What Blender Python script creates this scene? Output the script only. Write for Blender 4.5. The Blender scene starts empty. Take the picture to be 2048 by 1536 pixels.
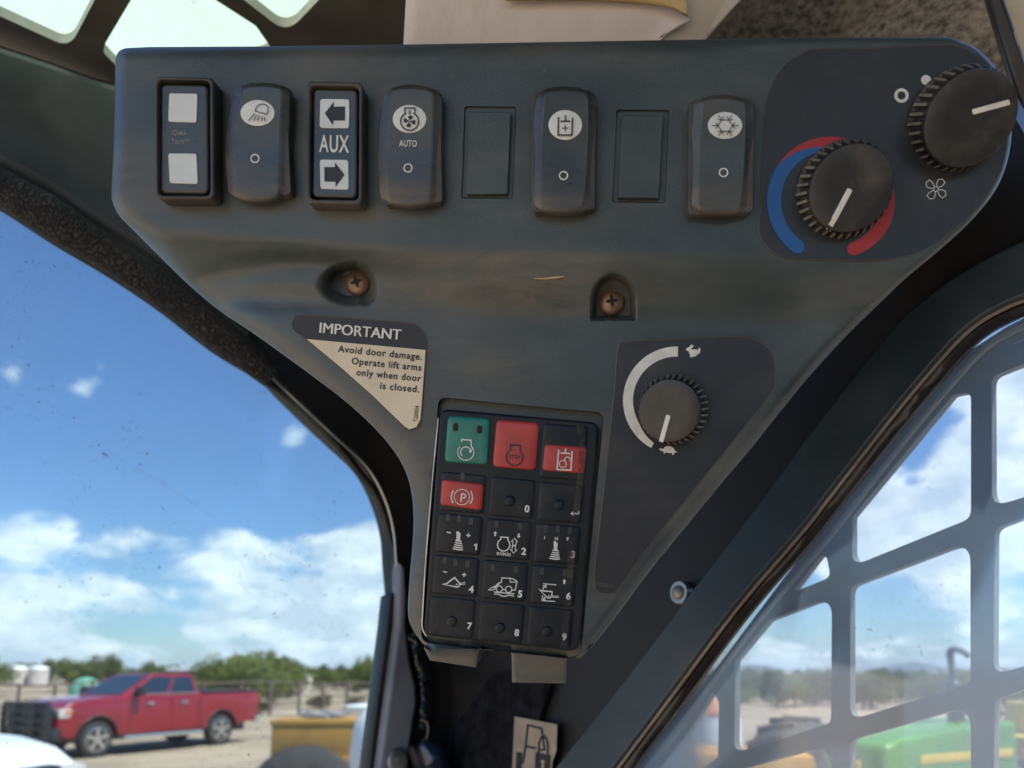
import bpy, bmesh, math, random
import numpy as np
from mathutils import Vector, Matrix
from mathutils.geometry import delaunay_2d_cdt

random.seed(7)
R = math.radians
S = bpy.context.scene
COL = S.collection

# ------------------------------------------------------------------ camera, sky, sun, exposure
F = 1538.0                  # focal length in photograph pixels (2048 wide)
PITCH = R(8.0)
CAMZ = 1.9
HOR = 1345.0
PY0 = HOR - F * math.tan(PITCH)
cam_d = bpy.data.cameras.new('camera')
cam = bpy.data.objects.new('camera', cam_d)
COL.objects.link(cam)
cam.location = (0, 0, CAMZ)
cam.rotation_euler = (R(90) + PITCH, 0, 0)
cam_d.sensor_width = 36.0
cam_d.lens = F * 36.0 / 2048.0
cam_d.shift_y = (PY0 - 768.0) / 2048.0
cam_d.clip_start = 0.01
cam_d.clip_end = 30000.0
cam_d.dof.use_dof = True
cam_d.dof.focus_distance = 0.325
cam_d.dof.aperture_fstop = 11.5
S.camera = cam

SUN_EL, SUN_AZ = R(62), R(115)          # azimuth measured from +Y towards +X
sun_dir = Vector((math.sin(SUN_AZ) * math.cos(SUN_EL), math.cos(SUN_AZ) * math.cos(SUN_EL), math.sin(SUN_EL)))
sun_d = bpy.data.lights.new('sun', 'SUN')
sun_d.energy = 5.0
sun_d.angle = R(0.53)
sun_d.color = (1.0, 0.95, 0.87)
sun = bpy.data.objects.new('sun', sun_d)
COL.objects.link(sun)
sun.rotation_euler = sun_dir.to_track_quat('Z', 'Y').to_euler()

S.view_settings.view_transform = 'Standard'
S.view_settings.look = 'None'
S.view_settings.gamma = 1.0
S.view_settings.exposure = 1.50
S.view_settings.use_curve_mapping = False
S.render.engine = 'CYCLES'
S.cycles.max_bounces = 10
S.cycles.transparent_max_bounces = 16
S.cycles.use_denoising = True
S.cycles.caustics_reflective = False
S.cycles.caustics_refractive = False
S.cycles.sample_clamp_indirect = 6.0


def ray(px, py):
    x, yu = (px - 1024.0) / F, (PY0 - py) / F
    return Vector((x, math.cos(PITCH) - math.sin(PITCH) * yu, math.sin(PITCH) + math.cos(PITCH) * yu))


CAM = Vector((0, 0, CAMZ))

world = bpy.data.worlds.new('World')
S.world = world
world.use_nodes = True


def build_world():
    nt = world.node_tree
    nt.nodes.clear()
    N, L = nt.nodes.new, nt.links.new

    def math_(op, a, b=None, c=None, clamp=False):
        n = N('ShaderNodeMath')
        n.operation = op
        n.use_clamp = clamp
        for i, v in enumerate((a, b, c)):
            if v is None:
                continue
            if isinstance(v, (int, float)):
                n.inputs[i].default_value = v
            else:
                L(v, n.inputs[i])
        return n.outputs[0]

    out = N('ShaderNodeOutputWorld')
    bg = N('ShaderNodeBackground')
    bg.inputs[1].default_value = 0.1
    sky = N('ShaderNodeTexSky')
    sky.sky_type = 'NISHITA'
    sky.sun_disc = False
    sky.sun_elevation = SUN_EL
    sky.sun_rotation = SUN_AZ
    sky.altitude = 500
    sky.air_density = 1.25
    sky.dust_density = 0.5
    sky.ozone_density = 2.2
    tc = N('ShaderNodeTexCoord')
    d = tc.outputs['Generated']
    sep = N('ShaderNodeSeparateXYZ')
    L(d, sep.inputs[0])
    z = math_('MAXIMUM', sep.outputs[2], 0.0)
    den = math_('ADD', z, 0.10)
    comb = N('ShaderNodeCombineXYZ')
    L(math_('DIVIDE', sep.outputs[0], den), comb.inputs[0])
    L(math_('DIVIDE', sep.outputs[1], den), comb.inputs[1])
    comb.inputs[2].default_value = 3.7

    # low layer: direction space noise squeezed in height, gives cumulus heads near the horizon
    mp = N('ShaderNodeMapping')
    mp.inputs['Scale'].default_value = (10.0, 10.0, 19.0)
    mp.inputs['Location'].default_value = (1.3, 4.4, 0.35)
    L(d, mp.inputs[0])
    n1 = N('ShaderNodeTexNoise')
    n1.inputs['Scale'].default_value = 1.0
    n1.inputs['Detail'].default_value = 11.0
    n1.inputs['Roughness'].default_value = 0.56
    n1.inputs['Distortion'].default_value = 0.35
    L(mp.outputs[0], n1.inputs['Vector'])
    n2 = N('ShaderNodeTexNoise')
    n2.inputs['Scale'].default_value = 0.85
    n2.inputs['Detail'].default_value = 8.0
    n2.inputs['Roughness'].default_value = 0.58
    L(comb.outputs[0], n2.inputs['Vector'])

    dens = None
    # broad cloud heads seen through the two windows: (pixel x, y, radius, amount)
    blobs = [(620, 1215, 0.085, 0.24), (480, 1165, 0.05, 0.16), (735, 1250, 0.06, 0.18), (180, 1110, 0.10, 0.11),
             (330, 1060, 0.09, 0.07), (20, 1045, 0.07, 0.09), (520, 1115, 0.08, 0.06), (25, 1245, 0.05, 0.14), (300, 1270, 0.10, 0.12),
             (172, 772, 0.032, 0.27), (278, 766, 0.026, 0.22), (35, 742, 0.028, 0.22), (585, 868, 0.026, 0.24), (90, 1300, 0.08, 0.10),
             (720, 1076, 0.045, 0.16), (1590, 1000, 0.085, 0.25), (1700, 1010, 0.075, 0.22), (1660, 940, 0.05, 0.14),
             (1800, 1050, 0.08, 0.18), (2005, 820, 0.09, 0.28), (1920, 920, 0.045, 0.24), (2010, 1000, 0.09, 0.24),
             (1880, 1130, 0.07, 0.12), (1560, 1260, 0.09, 0.10), (1850, 1240, 0.08, 0.07), (205, 722, 0.018, 0.16)]
    clear = [(300, 560, 0.30, 0.16), (250, 930, 0.10, 0.14), (1850, 890, 0.060, 0.42), (1790, 1190, 0.09, 0.22),
             (300, 1215, 0.075, 0.13), (640, 1010, 0.06, 0.10), (1560, 1200, 0.06, 0.12), (120, 1200, 0.05, 0.08)]
    for lst, sg in ((blobs, 1), (clear, -1)):
        for (bx, by, rad, amp) in lst:
            v = ray(bx, by).normalized()
            vm = N('ShaderNodeVectorMath')
            vm.operation = 'DISTANCE'
            L(d, vm.inputs[0])
            vm.inputs[1].default_value = v
            q = math_('DIVIDE', vm.outputs['Value'], rad)
            e = math_('MULTIPLY', math_('EXPONENT', math_('MULTIPLY', math_('MULTIPLY', q, q), -1.0)), sg * amp)
            dens = e if dens is None else math_('ADD', dens, e)
    base = math_('ADD', math_('MULTIPLY', n1.outputs[0], 0.72), math_('MULTIPLY', n2.outputs[0], 0.28))
    low = math_('MULTIPLY', math_('SUBTRACT', 1.0, math_('MULTIPLY', z, 3.2), None, True), 0.080)
    tot = math_('ADD', math_('ADD', base, low), dens)
    mr = N('ShaderNodeMapRange')
    mr.interpolation_type = 'SMOOTHSTEP'
    mr.inputs[1].default_value = 0.575
    mr.inputs[2].default_value = 0.70
    L(tot, mr.inputs[0])
    # grey undersides: thicker cloud is greyer below
    ng = N('ShaderNodeTexNoise')
    ng.inputs['Scale'].default_value = 1.6
    ng.inputs['Detail'].default_value = 6.0
    L(mp.outputs[0], ng.inputs['Vector'])
    mrg = N('ShaderNodeMapRange')
    mrg.inputs[1].default_value = 0.40
    mrg.inputs[2].default_value = 0.68
    L(ng.outputs[0], mrg.inputs[0])
    ccol = N('ShaderNodeMixRGB')
    ccol.inputs[1].default_value = (5.6, 6.5, 7.4, 1)
    ccol.inputs[2].default_value = (9.6, 10.0, 10.2, 1)
    L(mrg.outputs[0], ccol.inputs[0])
    grade = N('ShaderNodeMixRGB')
    grade.blend_type = 'MULTIPLY'
    grade.inputs[0].default_value = 1.0
    grade.inputs[2].default_value = SKYTINT
    L(sky.outputs[0], grade.inputs[1])
    mix = N('ShaderNodeMixRGB')
    L(math_('MULTIPLY', mr.outputs[0], 0.93), mix.inputs[0])
    L(grade.outputs[0], mix.inputs[1])
    L(ccol.outputs[0], mix.inputs[2])
    L(mix.outputs[0], bg.inputs[0])
    L(bg.outputs[0], out.inputs[0])


SKYTINT = (0.62, 0.82, 1.08, 1)
build_world()


# ------------------------------------------------------------------ materials
def mat(name, col, rough=0.5, metal=0.0, var=0.15, vscale=30.0, dust=0.0, dustcol=(0.19, 0.155, 0.115), dscale=14.0,
        bump=0.0, bscale=600.0, spec=0.5, coat=0.0, streak=None, voro=None, alpha=None, trans=0.0, dirt=None):
    m = bpy.data.materials.new(name)
    m.use_nodes = True
    nt = m.node_tree
    N, L = nt.nodes.new, nt.links.new
    b = nt.nodes['Principled BSDF']
    b.inputs['Roughness'].default_value = rough
    b.inputs['Metallic'].default_value = metal
    b.inputs['Specular IOR Level'].default_value = spec
    b.inputs['Coat Weight'].default_value = coat
    tc = N('ShaderNodeTexCoord')
    c = tc.outputs['Object']
    n = N('ShaderNodeTexNoise')
    n.inputs['Scale'].default_value = vscale
    n.inputs['Detail'].default_value = 6.0
    L(c, n.inputs['Vector'])
    ramp = N('ShaderNodeMapRange')
    ramp.inputs[1].default_value = 0.3
    ramp.inputs[2].default_value = 0.7
    ramp.inputs[3].default_value = 1.0 - var
    ramp.inputs[4].default_value = 1.0 + var
    L(n.outputs[0], ramp.inputs[0])
    mul = N('ShaderNodeMixRGB')
    mul.blend_type = 'MULTIPLY'
    mul.inputs[0].default_value = 1.0
    mul.inputs[1].default_value = (*col, 1)
    L(ramp.outputs[0], mul.inputs[2])
    cur = mul.outputs[0]
    if dust > 0:
        mpn = N('ShaderNodeMapping')
        if streak:
            mpn.inputs['Scale'].default_value = streak
        L(c, mpn.inputs[0])
        nd = N('ShaderNodeTexNoise')
        nd.inputs['Scale'].default_value = dscale
        nd.inputs['Detail'].default_value = 10.0
        nd.inputs['Roughness'].default_value = 0.65
        nd.inputs['Distortion'].default_value = 0.4
        L(mpn.outputs[0], nd.inputs['Vector'])
        rd = N('ShaderNodeMapRange')
        rd.interpolation_type = 'SMOOTHSTEP'
        rd.inputs[1].default_value = 0.42
        rd.inputs[2].default_value = 0.78
        rd.inputs[4].default_value = dust
        L(nd.outputs[0], rd.inputs[0])
        # fine specks of grit
        ns = N('ShaderNodeTexNoise')
        ns.inputs['Scale'].default_value = dscale * 45
        ns.inputs['Detail'].default_value = 2.0
        L(c, ns.inputs['Vector'])
        rs = N('ShaderNodeMapRange')
        rs.inputs[1].default_value = 0.70
        rs.inputs[2].default_value = 0.80
        rs.inputs[4].default_value = dust * 0.6
        L(ns.outputs[0], rs.inputs[0])
        ad = N('ShaderNodeMath')
        ad.use_clamp = True
        L(rd.outputs[0], ad.inputs[0])
        L(rs.outputs[0], ad.inputs[1])
        if dirt:
            # smudges whose places are stored on the mesh, broken up by noise
            at_ = N('ShaderNodeAttribute')
            at_.attribute_name = dirt
            nq = N('ShaderNodeTexNoise')
            nq.inputs['Scale'].default_value = 38.0
            nq.inputs['Detail'].default_value = 9.0
            nq.inputs['Roughness'].default_value = 0.7
            nq.inputs['Distortion'].default_value = 0.8
            mq = N('ShaderNodeMapping')
            mq.inputs['Scale'].default_value = (0.6, 0.6, 2.4)
            L(c, mq.inputs[0])
            L(mq.outputs[0], nq.inputs['Vector'])
            rq = N('ShaderNodeMapRange')
            rq.inputs[1].default_value = 0.36
            rq.inputs[2].default_value = 0.72
            L(nq.outputs[0], rq.inputs[0])
            mm_ = N('ShaderNodeMath')
            mm_.operation = 'MULTIPLY_ADD'
            mm_.use_clamp = True
            L(rq.outputs[0], mm_.inputs[0])
            L(at_.outputs['Fac'], mm_.inputs[1])
            L(ad.outputs[0], mm_.inputs[2])
            ad = mm_
        mx = N('ShaderNodeMixRGB')
        mx.inputs[2].default_value = (*dustcol, 1)
        L(ad.outputs[0], mx.inputs[0])
        L(cur, mx.inputs[1])
        cur = mx.outputs[0]
        ra = N('ShaderNodeMapRange')
        ra.inputs[3].default_value = rough
        ra.inputs[4].default_value = min(1.0, rough + 0.45)
        L(ad.outputs[0], ra.inputs[0])
        L(ra.outputs[0], b.inputs['Roughness'])
    L(cur, b.inputs['Base Color'])
    if bump > 0 or voro:
        bp = N('ShaderNodeBump')
        if voro:
            vt = N('ShaderNodeTexVoronoi')
            vt.feature = 'DISTANCE_TO_EDGE'
            vt.inputs['Scale'].default_value = voro
            nz = N('ShaderNodeTexNoise')
            nz.inputs['Scale'].default_value = voro * 0.6
            L(c, nz.inputs['Vector'])
            va = N('ShaderNodeMixRGB')
            va.blend_type = 'ADD'
            va.inputs[0].default_value = 0.012
            L(c, va.inputs[1])
            L(nz.outputs[1], va.inputs[2])
            L(va.outputs[0], vt.inputs['Vector'])
            cl = N('ShaderNodeMapRange')
            cl.inputs[2].default_value = 0.22
            L(vt.outputs[0], cl.inputs[0])
            L(cl.outputs[0], bp.inputs['Height'])
            vd = N('ShaderNodeMixRGB')
            vd.blend_type = 'MULTIPLY'
            vd.inputs[0].default_value = 0.8
            L(cur, vd.inputs[1])
            L(cl.outputs[0], vd.inputs[2])
            L(vd.outputs[0], b.inputs['Base Color'])
            bp.inputs['Distance'].default_value = 0.0025
            bp.inputs['Strength'].default_value = bump
        else:
            nb = N('ShaderNodeTexNoise')
            nb.inputs['Scale'].default_value = bscale
            nb.inputs['Detail'].default_value = 3.0
            L(c, nb.inputs['Vector'])
            L(nb.outputs[0], bp.inputs['Height'])
            bp.inputs['Strength'].default_value = bump
            bp.inputs['Distance'].default_value = 0.4 / bscale
        L(bp.outputs[0], b.inputs['Normal'])
    if trans:
        b.inputs['Transmission Weight'].default_value = trans
    return m


def glass_mat(name, tint, veil, veilcol, vscale, gloss=0.05, speck=0.0, speckcol=(0.30, 0.22, 0.16), streak=(1, 1, 1), vmin=0.0, transl=0.5, speckamt=0.65):
    """thin pane: clear film + fresnel gloss + dust that scatters light from both sides"""
    m = bpy.data.materials.new(name)
    m.use_nodes = True
    nt = m.node_tree
    nt.nodes.clear()
    N, L = nt.nodes.new, nt.links.new
    out = N('ShaderNodeOutputMaterial')
    tr = N('ShaderNodeBsdfTransparent')
    tr.inputs[0].default_value = (*tint, 1)
    gl = N('ShaderNodeBsdfGlossy')
    gl.inputs['Roughness'].default_value = 0.10
    fr = N('ShaderNodeFresnel')
    fr.inputs[0].default_value = 1.45
    fm = N('ShaderNodeMath')
    fm.operation = 'MULTIPLY'
    fm.inputs[1].default_value = gloss / 0.04
    L(fr.outputs[0], fm.inputs[0])
    m1 = N('ShaderNodeMixShader')
    L(fm.outputs[0], m1.inputs[0])
    L(tr.outputs[0], m1.inputs[1])
    L(gl.outputs[0], m1.inputs[2])
    tc = N('ShaderNodeTexCoord')
    mp = N('ShaderNodeMapping')
    mp.inputs['Scale'].default_value = streak
    L(tc.outputs['Object'], mp.inputs[0])
    nz = N('ShaderNodeTexNoise')
    nz.inputs['Scale'].default_value = vscale
    nz.inputs['Detail'].default_value = 9.0
    nz.inputs['Roughness'].default_value = 0.62
    nz.inputs['Distortion'].default_value = 0.6
    L(mp.outputs[0], nz.inputs['Vector'])
    mr = N('ShaderNodeMapRange')
    mr.inputs[1].default_value = 0.35
    mr.inputs[2].default_value = 0.75
    mr.inputs[3].default_value = vmin
    mr.inputs[4].default_value = veil
    L(nz.outputs[0], mr.inputs[0])
    df = N('ShaderNodeBsdfDiffuse')
    df.inputs[0].default_value = (*veilcol, 1)
    tl = N('ShaderNodeBsdfTranslucent')
    tl.inputs[0].default_value = (*veilcol, 1)
    md = N('ShaderNodeMixShader')
    md.inputs[0].default_value = transl
    L(df.outputs[0], md.inputs[1])
    L(tl.outputs[0], md.inputs[2])
    m2 = N('ShaderNodeMixShader')
    L(mr.outputs[0], m2.inputs[0])
    L(m1.outputs[0], m2.inputs[1])
    L(md.outputs[0], m2.inputs[2])
    last = m2.outputs[0]
    if speck:
        n2 = N('ShaderNodeTexNoise')
        n2.inputs['Scale'].default_value = speck
        n2.inputs['Detail'].default_value = 3.0
        n2.inputs['Distortion'].default_value = 1.8
        L(tc.outputs['Object'], n2.inputs['Vector'])
        r2 = N('ShaderNodeMapRange')
        r2.inputs[1].default_value = 0.665
        r2.inputs[2].default_value = 0.70
        r2.inputs[4].default_value = speckamt
        L(n2.outputs[0], r2.inputs[0])
        n3 = N('ShaderNodeTexNoise')
        n3.inputs['Scale'].default_value = 9.0
        L(tc.outputs['Object'], n3.inputs['Vector'])
        r3 = N('ShaderNodeMapRange')
        r3.inputs[1].default_value = 0.42
        r3.inputs[2].default_value = 0.6
        L(n3.outputs[0], r3.inputs[0])
        mm = N('ShaderNodeMath')
        mm.operation = 'MULTIPLY'
        L(r2.outputs[0], mm.inputs[0])
        L(r3.outputs[0], mm.inputs[1])
        ds = N('ShaderNodeBsdfDiffuse')
        ds.inputs[0].default_value = (*speckcol, 1)
        m3 = N('ShaderNodeMixShader')
        L(mm.outputs[0], m3.inputs[0])
        L(last, m3.inputs[1])
        L(ds.outputs[0], m3.inputs[2])
        last = m3.outputs[0]
    L(last, out.inputs[0])
    return m


M = {}
PB = (0.047, 0.063, 0.063)
M['console'] = mat('console_plastic', PB, 0.36, var=0.22, vscale=45, dust=0.5, dscale=8, streak=(0.7, 0.7, 2.8), bump=0.6, bscale=1900, spec=0.5, dirt='dirt', dustcol=(0.21, 0.175, 0.13))
M['rocker'] = mat('rocker_plastic', (0.030, 0.035, 0.034), 0.25, var=0.2, dust=0.42, dirt='dirt', dscale=26, bump=0.05, bscale=900)
M['rocker_side'] = mat('rocker_side_plastic', (0.05, 0.047, 0.04), 0.5, dust=0.6, dscale=30)
M['frame_plastic'] = mat('switch_frame_plastic', (0.028, 0.027, 0.024), 0.42, dust=0.45, dscale=30)
M['knob'] = mat('knob_plastic', (0.026, 0.026, 0.024), 0.42, var=0.2, dust=0.40, dscale=40, bump=0.2, bscale=1800)
M['rib'] = mat('knob_rib_highlight', (0.17, 0.15, 0.11), 0.6, var=0.3, vscale=200)  # tan paints the warm side light onto the ribs
M['sticker_tan'] = mat('shaded_sticker', (0.42, 0.33, 0.24), 0.6, var=0.15, vscale=50, dust=0.4, dscale=40)  # tan darkened to put the shade on the fuel sticker into its colour
M['decal'] = mat('decal_film', (0.022, 0.025, 0.028), 0.42, var=0.1, dust=0.22, dscale=22, bump=0.25, bscale=1700)
M['keypad'] = mat('keypad_rubber', (0.006, 0.011, 0.016), 0.42, spec=0.3, var=0.2, dust=0.16, dscale=34, bump=0.1, bscale=1200)
M['key_black'] = mat('key_rubber', (0.007, 0.012, 0.017), 0.40, spec=0.3, var=0.25, dust=0.18, dscale=50, bump=0.1, bscale=1200)
M['key_green'] = mat('key_green_rubber', (0.016, 0.21, 0.145), 0.38, var=0.2, vscale=90, dust=0.25, dscale=70, dustcol=(0.16, 0.2, 0.16))
M['key_red'] = mat('key_red_rubber', (0.48, 0.045, 0.04), 0.38, var=0.2, vscale=90, dust=0.28, dscale=70, dustcol=(0.36, 0.16, 0.13))
M['print_white'] = mat('white_print', (0.78, 0.76, 0.68), 0.6, var=0.1, vscale=200, dust=0.25, dscale=120, dustcol=(0.45, 0.38, 0.28))
M['print_grey'] = mat('faded_grey_print', (0.36, 0.34, 0.31), 0.6, var=0.4, vscale=500)
M['print_dim'] = mat('dim_grey_print', (0.10, 0.10, 0.10), 0.6, var=0.3, vscale=500)
M['print_black'] = mat('black_print', (0.018, 0.018, 0.02), 0.5)
M['print_red'] = mat('red_print', (0.42, 0.028, 0.030), 0.5, var=0.08, dust=0.12, dscale=60)
M['print_blue'] = mat('blue_print', (0.018, 0.11, 0.34), 0.5, var=0.08, dust=0.12, dscale=60)
M['lens'] = mat('lens_white', (0.70, 0.71, 0.66), 0.3, var=0.06, vscale=120)
M['led'] = mat('led_window', (0.022, 0.030, 0.036), 0.35)
M['label_paper'] = mat('label_paper', (0.78, 0.65, 0.45), 0.55, var=0.08, vscale=60, dust=0.25, dscale=40, dustcol=(0.42, 0.32, 0.2))
M['label_edge'] = mat('label_edge_dirt', (0.12, 0.095, 0.07), 0.7)
M['screw'] = mat('screw_zinc', (0.30, 0.19, 0.12), 0.42, metal=0.55, var=0.25, vscale=200)
M['black_hole'] = mat('screw_recess', (0.008, 0.008, 0.008), 0.7)
M['frame_paint'] = mat('frame_paint_charcoal', (0.046, 0.060, 0.064), 0.38, var=0.2, dust=0.42, dscale=7, bump=0.15, bscale=900, spec=0.5)
M['frame_dark'] = mat('frame_paint_black', (0.010, 0.0085, 0.008), 0.55, var=0.25, dust=0.35, dscale=9, dustcol=(0.07, 0.05, 0.035))
M['bar_paint'] = mat('bar_paint_slate', (0.028, 0.045, 0.056), 0.42, var=0.25, vscale=18, dust=0.28, dscale=22, dustcol=(0.12, 0.13, 0.13), bump=0.1, bscale=1400)
M['post_paint'] = mat('post_paint_gloss', (0.27, 0.27, 0.29), 0.28, var=0.3, vscale=16, dust=0.25, dscale=18)
M['rubber'] = mat('seal_rubber', (0.016, 0.016, 0.016), 0.35, dust=0.2, dscale=30)
M['trim'] = mat('trim_edge', (0.50, 0.52, 0.52), 0.28, metal=0.7, dust=0.2, dscale=40)
M['trim_tan'] = mat('trim_dusty_edge', (0.26, 0.21, 0.16), 0.5, dust=0.3, dscale=40)
M['foam'] = mat('foam_skin', (0.055, 0.044, 0.036), 0.62, var=0.3, dust=0.25, dscale=20, bump=1.0, voro=270)
M['headliner'] = mat('headliner_felt', (0.10, 0.10, 0.095), 0.95, var=0.7, vscale=240, bump=1.0, bscale=900, spec=0.1, dust=0.5, dscale=22, dustcol=(0.22, 0.20, 0.17))
M['carpet'] = mat('felt_black', (0.014, 0.014, 0.017), 0.95, var=0.6, vscale=90, bump=1.0, bscale=420, spec=0.1)
M['roof_steel'] = mat('roof_steel_dark', (0.085, 0.085, 0.072), 0.5, var=0.3, vscale=25, dust=0.35, dscale=20)
M['roof_edge'] = mat('roof_cut_edge', (0.50, 0.50, 0.42), 0.5, var=0.2)
M['paper'] = mat('paper_white', (0.80, 0.70, 0.63), 0.7, var=0.06, vscale=12, bump=0.3, bscale=60)
M['paper_tan'] = mat('paper_tan', (0.62, 0.44, 0.20), 0.6, var=0.1)
M['film'] = mat('paper_film', (0.52, 0.47, 0.38), 0.4, var=0.15)
M['metal'] = mat('stud_metal', (0.34, 0.33, 0.28), 0.42, metal=0.7, var=0.35, vscale=80, dust=0.35, dscale=60)
M['chrome'] = mat('bolt_metal', (0.42, 0.40, 0.37), 0.3, metal=0.9, var=0.2)
M['handle'] = mat('handle_gloss', (0.012, 0.022, 0.045), 0.16, var=0.1, coat=0.5)
def residue_mat():
    m = mat('tape_residue', (0.10, 0.075, 0.05), 0.7, var=0.3, vscale=120)
    nt = m.node_tree
    n = nt.nodes.new('ShaderNodeTexNoise')
    n.inputs['Scale'].default_value = 160.0
    n.inputs['Detail'].default_value = 8.0
    r_ = nt.nodes.new('ShaderNodeMapRange')
    r_.inputs[1].default_value = 0.35
    r_.inputs[2].default_value = 0.75
    r_.inputs[4].default_value = 0.75
    tcx = nt.nodes.new('ShaderNodeTexCoord')
    nt.links.new(tcx.outputs['Object'], n.inputs['Vector'])
    nt.links.new(n.outputs[0], r_.inputs[0])
    nt.links.new(r_.outputs[0], nt.nodes['Principled BSDF'].inputs['Alpha'])
    return m


M['residue'] = residue_mat()
M['smear'] = glass_mat('glass_smear', (1, 1, 1), 0.30, (0.85, 0.85, 0.82), 120.0, 0.01, vmin=0.0, transl=0.8)
M['straw'] = mat('dry_straw', (0.55, 0.40, 0.20), 0.6)
M['tape'] = mat('tape_gloss', (0.012, 0.018, 0.018), 0.22, dust=0.2, dscale=60, dustcol=(0.1, 0.06, 0.04))
M['screen_steel'] = mat('screen_steel', (0.022, 0.030, 0.040), 0.5, var=0.3, vscale=20, dust=0.35, dscale=14, dustcol=(0.16, 0.17, 0.17))
M['screen_edge'] = mat('screen_cut_edge', (0.16, 0.17, 0.17), 0.5)
M['door_glass'] = glass_mat('door_glass', (0.64, 0.69, 0.705), 0.10, (0.6, 0.6, 0.56), 5.0, 0.03, speck=330.0, vmin=0.01)
M['side_glass'] = glass_mat('side_glass', (0.84, 0.88, 0.91), 0.34, (0.40, 0.54, 0.68), 9.0, 0.13, speck=240.0, speckcol=(0.25, 0.24, 0.22), streak=(1, 1, 0.55), vmin=0.13, transl=0.6, speckamt=0.2)  # blue of the veil stands in for the sky's reflection in the pane
M['roof_glass'] = glass_mat('roof_glass', (0.70, 0.78, 0.74), 0.99, (0.50, 0.58, 0.51), 38.0, 0.03, speck=130.0, speckamt=0.5, speckcol=(0.32, 0.38, 0.33), vmin=0.93, transl=0.85)


# ------------------------------------------------------------------ scene helpers
def tag(o, label=None, cat=None, group=None, kind=None):
    if label:
        o['label'] = label
    if cat:
        o['category'] = cat
    if group:
        o['group'] = group
    if kind:
        o['kind'] = kind
    return o


def adopt(o, parent):
    if parent is not None:
        o.parent = parent
        o.matrix_parent_inverse = (Matrix.Translation(-parent.location) if parent.type == 'EMPTY' and parent.parent is None and parent.rotation_euler.z == 0 else Matrix.Identity(4))


def empty(name, loc, label, cat, rz=0.0, group=None):
    o = bpy.data.objects.new(name, None)
    o.empty_display_size = 0.05
    COL.objects.link(o)
    o.location = loc
    o.rotation_euler = (0, 0, rz)
    return tag(o, label, cat, group)


def obj(name, me, material, parent=None, smooth=None, local=False):
    o = bpy.data.objects.new(name, me)
    COL.objects.link(o)
    if material is not None and len(me.materials) == 0:
        me.materials.append(material)
    if smooth is not None and len(me.polygons):
        me.polygons.foreach_set('use_smooth', [True] * len(me.polygons))
        if smooth < 180:
            me.set_sharp_from_angle(angle=R(smooth))
    if parent is not None:
        if local:
            o.parent = parent
        else:
            adopt(o, parent)
    return o


def mesh(name, verts, faces):
    me = bpy.data.meshes.new(name)
    me.from_pydata([tuple(v) for v in verts], [], faces)
    me.update()
    return me


def bm_obj(name, bm, material, parent=None, smooth=None, local=False):
    me = bpy.data.meshes.new(name)
    bmesh.ops.recalc_face_normals(bm, faces=bm.faces)
    bm.to_mesh(me)
    bm.free()
    return obj(name, me, material, parent, smooth, local)


class Plane:
    """a plane in the cab; pos(px, py, h) = where the sight line of a photograph pixel meets the plane raised by h towards the cab's inside"""

    def __init__(self, p0, n, up=Vector((0, 0, 1))):
        self.p0, self.n = Vector(p0), Vector(n).normalized()
        self.e2 = (up - self.n * up.dot(self.n)).normalized()
        self.e1 = self.e2.cross(self.n).normalized()

    def pos(self, px, py, h=0.0):
        r = ray(px, py)
        t = (self.p0 + self.n * h - CAM).dot(self.n) / r.dot(self.n)
        return CAM + r * t

    def uv(self, px, py, h=0.0):
        q = self.pos(px, py, h) - self.p0
        return q.dot(self.e1), q.dot(self.e2)

    def at(self, u, v, w):
        return self.p0 + self.e1 * u + self.e2 * v + self.n * w


def rounded(pts, rad, seg=6):
    """round the corners of a closed pixel polygon; rad may be a list"""
    out = []
    n = len(pts)
    for i, p in enumerate(pts):
        r = rad[i] if isinstance(rad, (list, tuple)) else rad
        p = Vector(p[:2])
        a, b = Vector(pts[i - 1][:2]), Vector(pts[(i + 1) % n][:2])
        da, db = (a - p), (b - p)
        la, lb = da.length, db.length
        if r <= 0 or la < 1e-6 or lb < 1e-6:
            out.append((p.x, p.y))
            continue
        da /= la
        db /= lb
        ang = da.angle(db)
        if ang > R(178):
            out.append((p.x, p.y))
            continue
        t = min(r / math.tan(ang / 2), la * 0.48, lb * 0.48)
        s, e = p + da * t, p + db * t
        for k in range(seg + 1):
            u = k / seg
            q = s * (1 - u) ** 2 + p * 2 * u * (1 - u) + e * u ** 2
            out.append((q.x, q.y))
    return out


def smooth_path(pts, n=8, closed=False):
    """Catmull-Rom through pixel (or 3-D) points"""
    P = [Vector(p) for p in pts]
    out = []
    m = len(P)
    rng = range(m if closed else m - 1)
    for i in rng:
        p1, p2 = P[i % m], P[(i + 1) % m]
        p0 = P[(i - 1) % m] if (closed or i > 0) else p1 * 2 - p2
        p3 = P[(i + 2) % m] if (closed or i + 2 < m) else p2 * 2 - p1
        for k in range(n):
            t = k / n
            out.append(0.5 * ((2 * p1) + (p2 - p0) * t + (2 * p0 - 5 * p1 + 4 * p2 - p3) * t * t + (3 * p1 - p0 - 3 * p2 + p3) * t ** 3))
    if not closed:
        out.append(P[-1])
    return out


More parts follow.
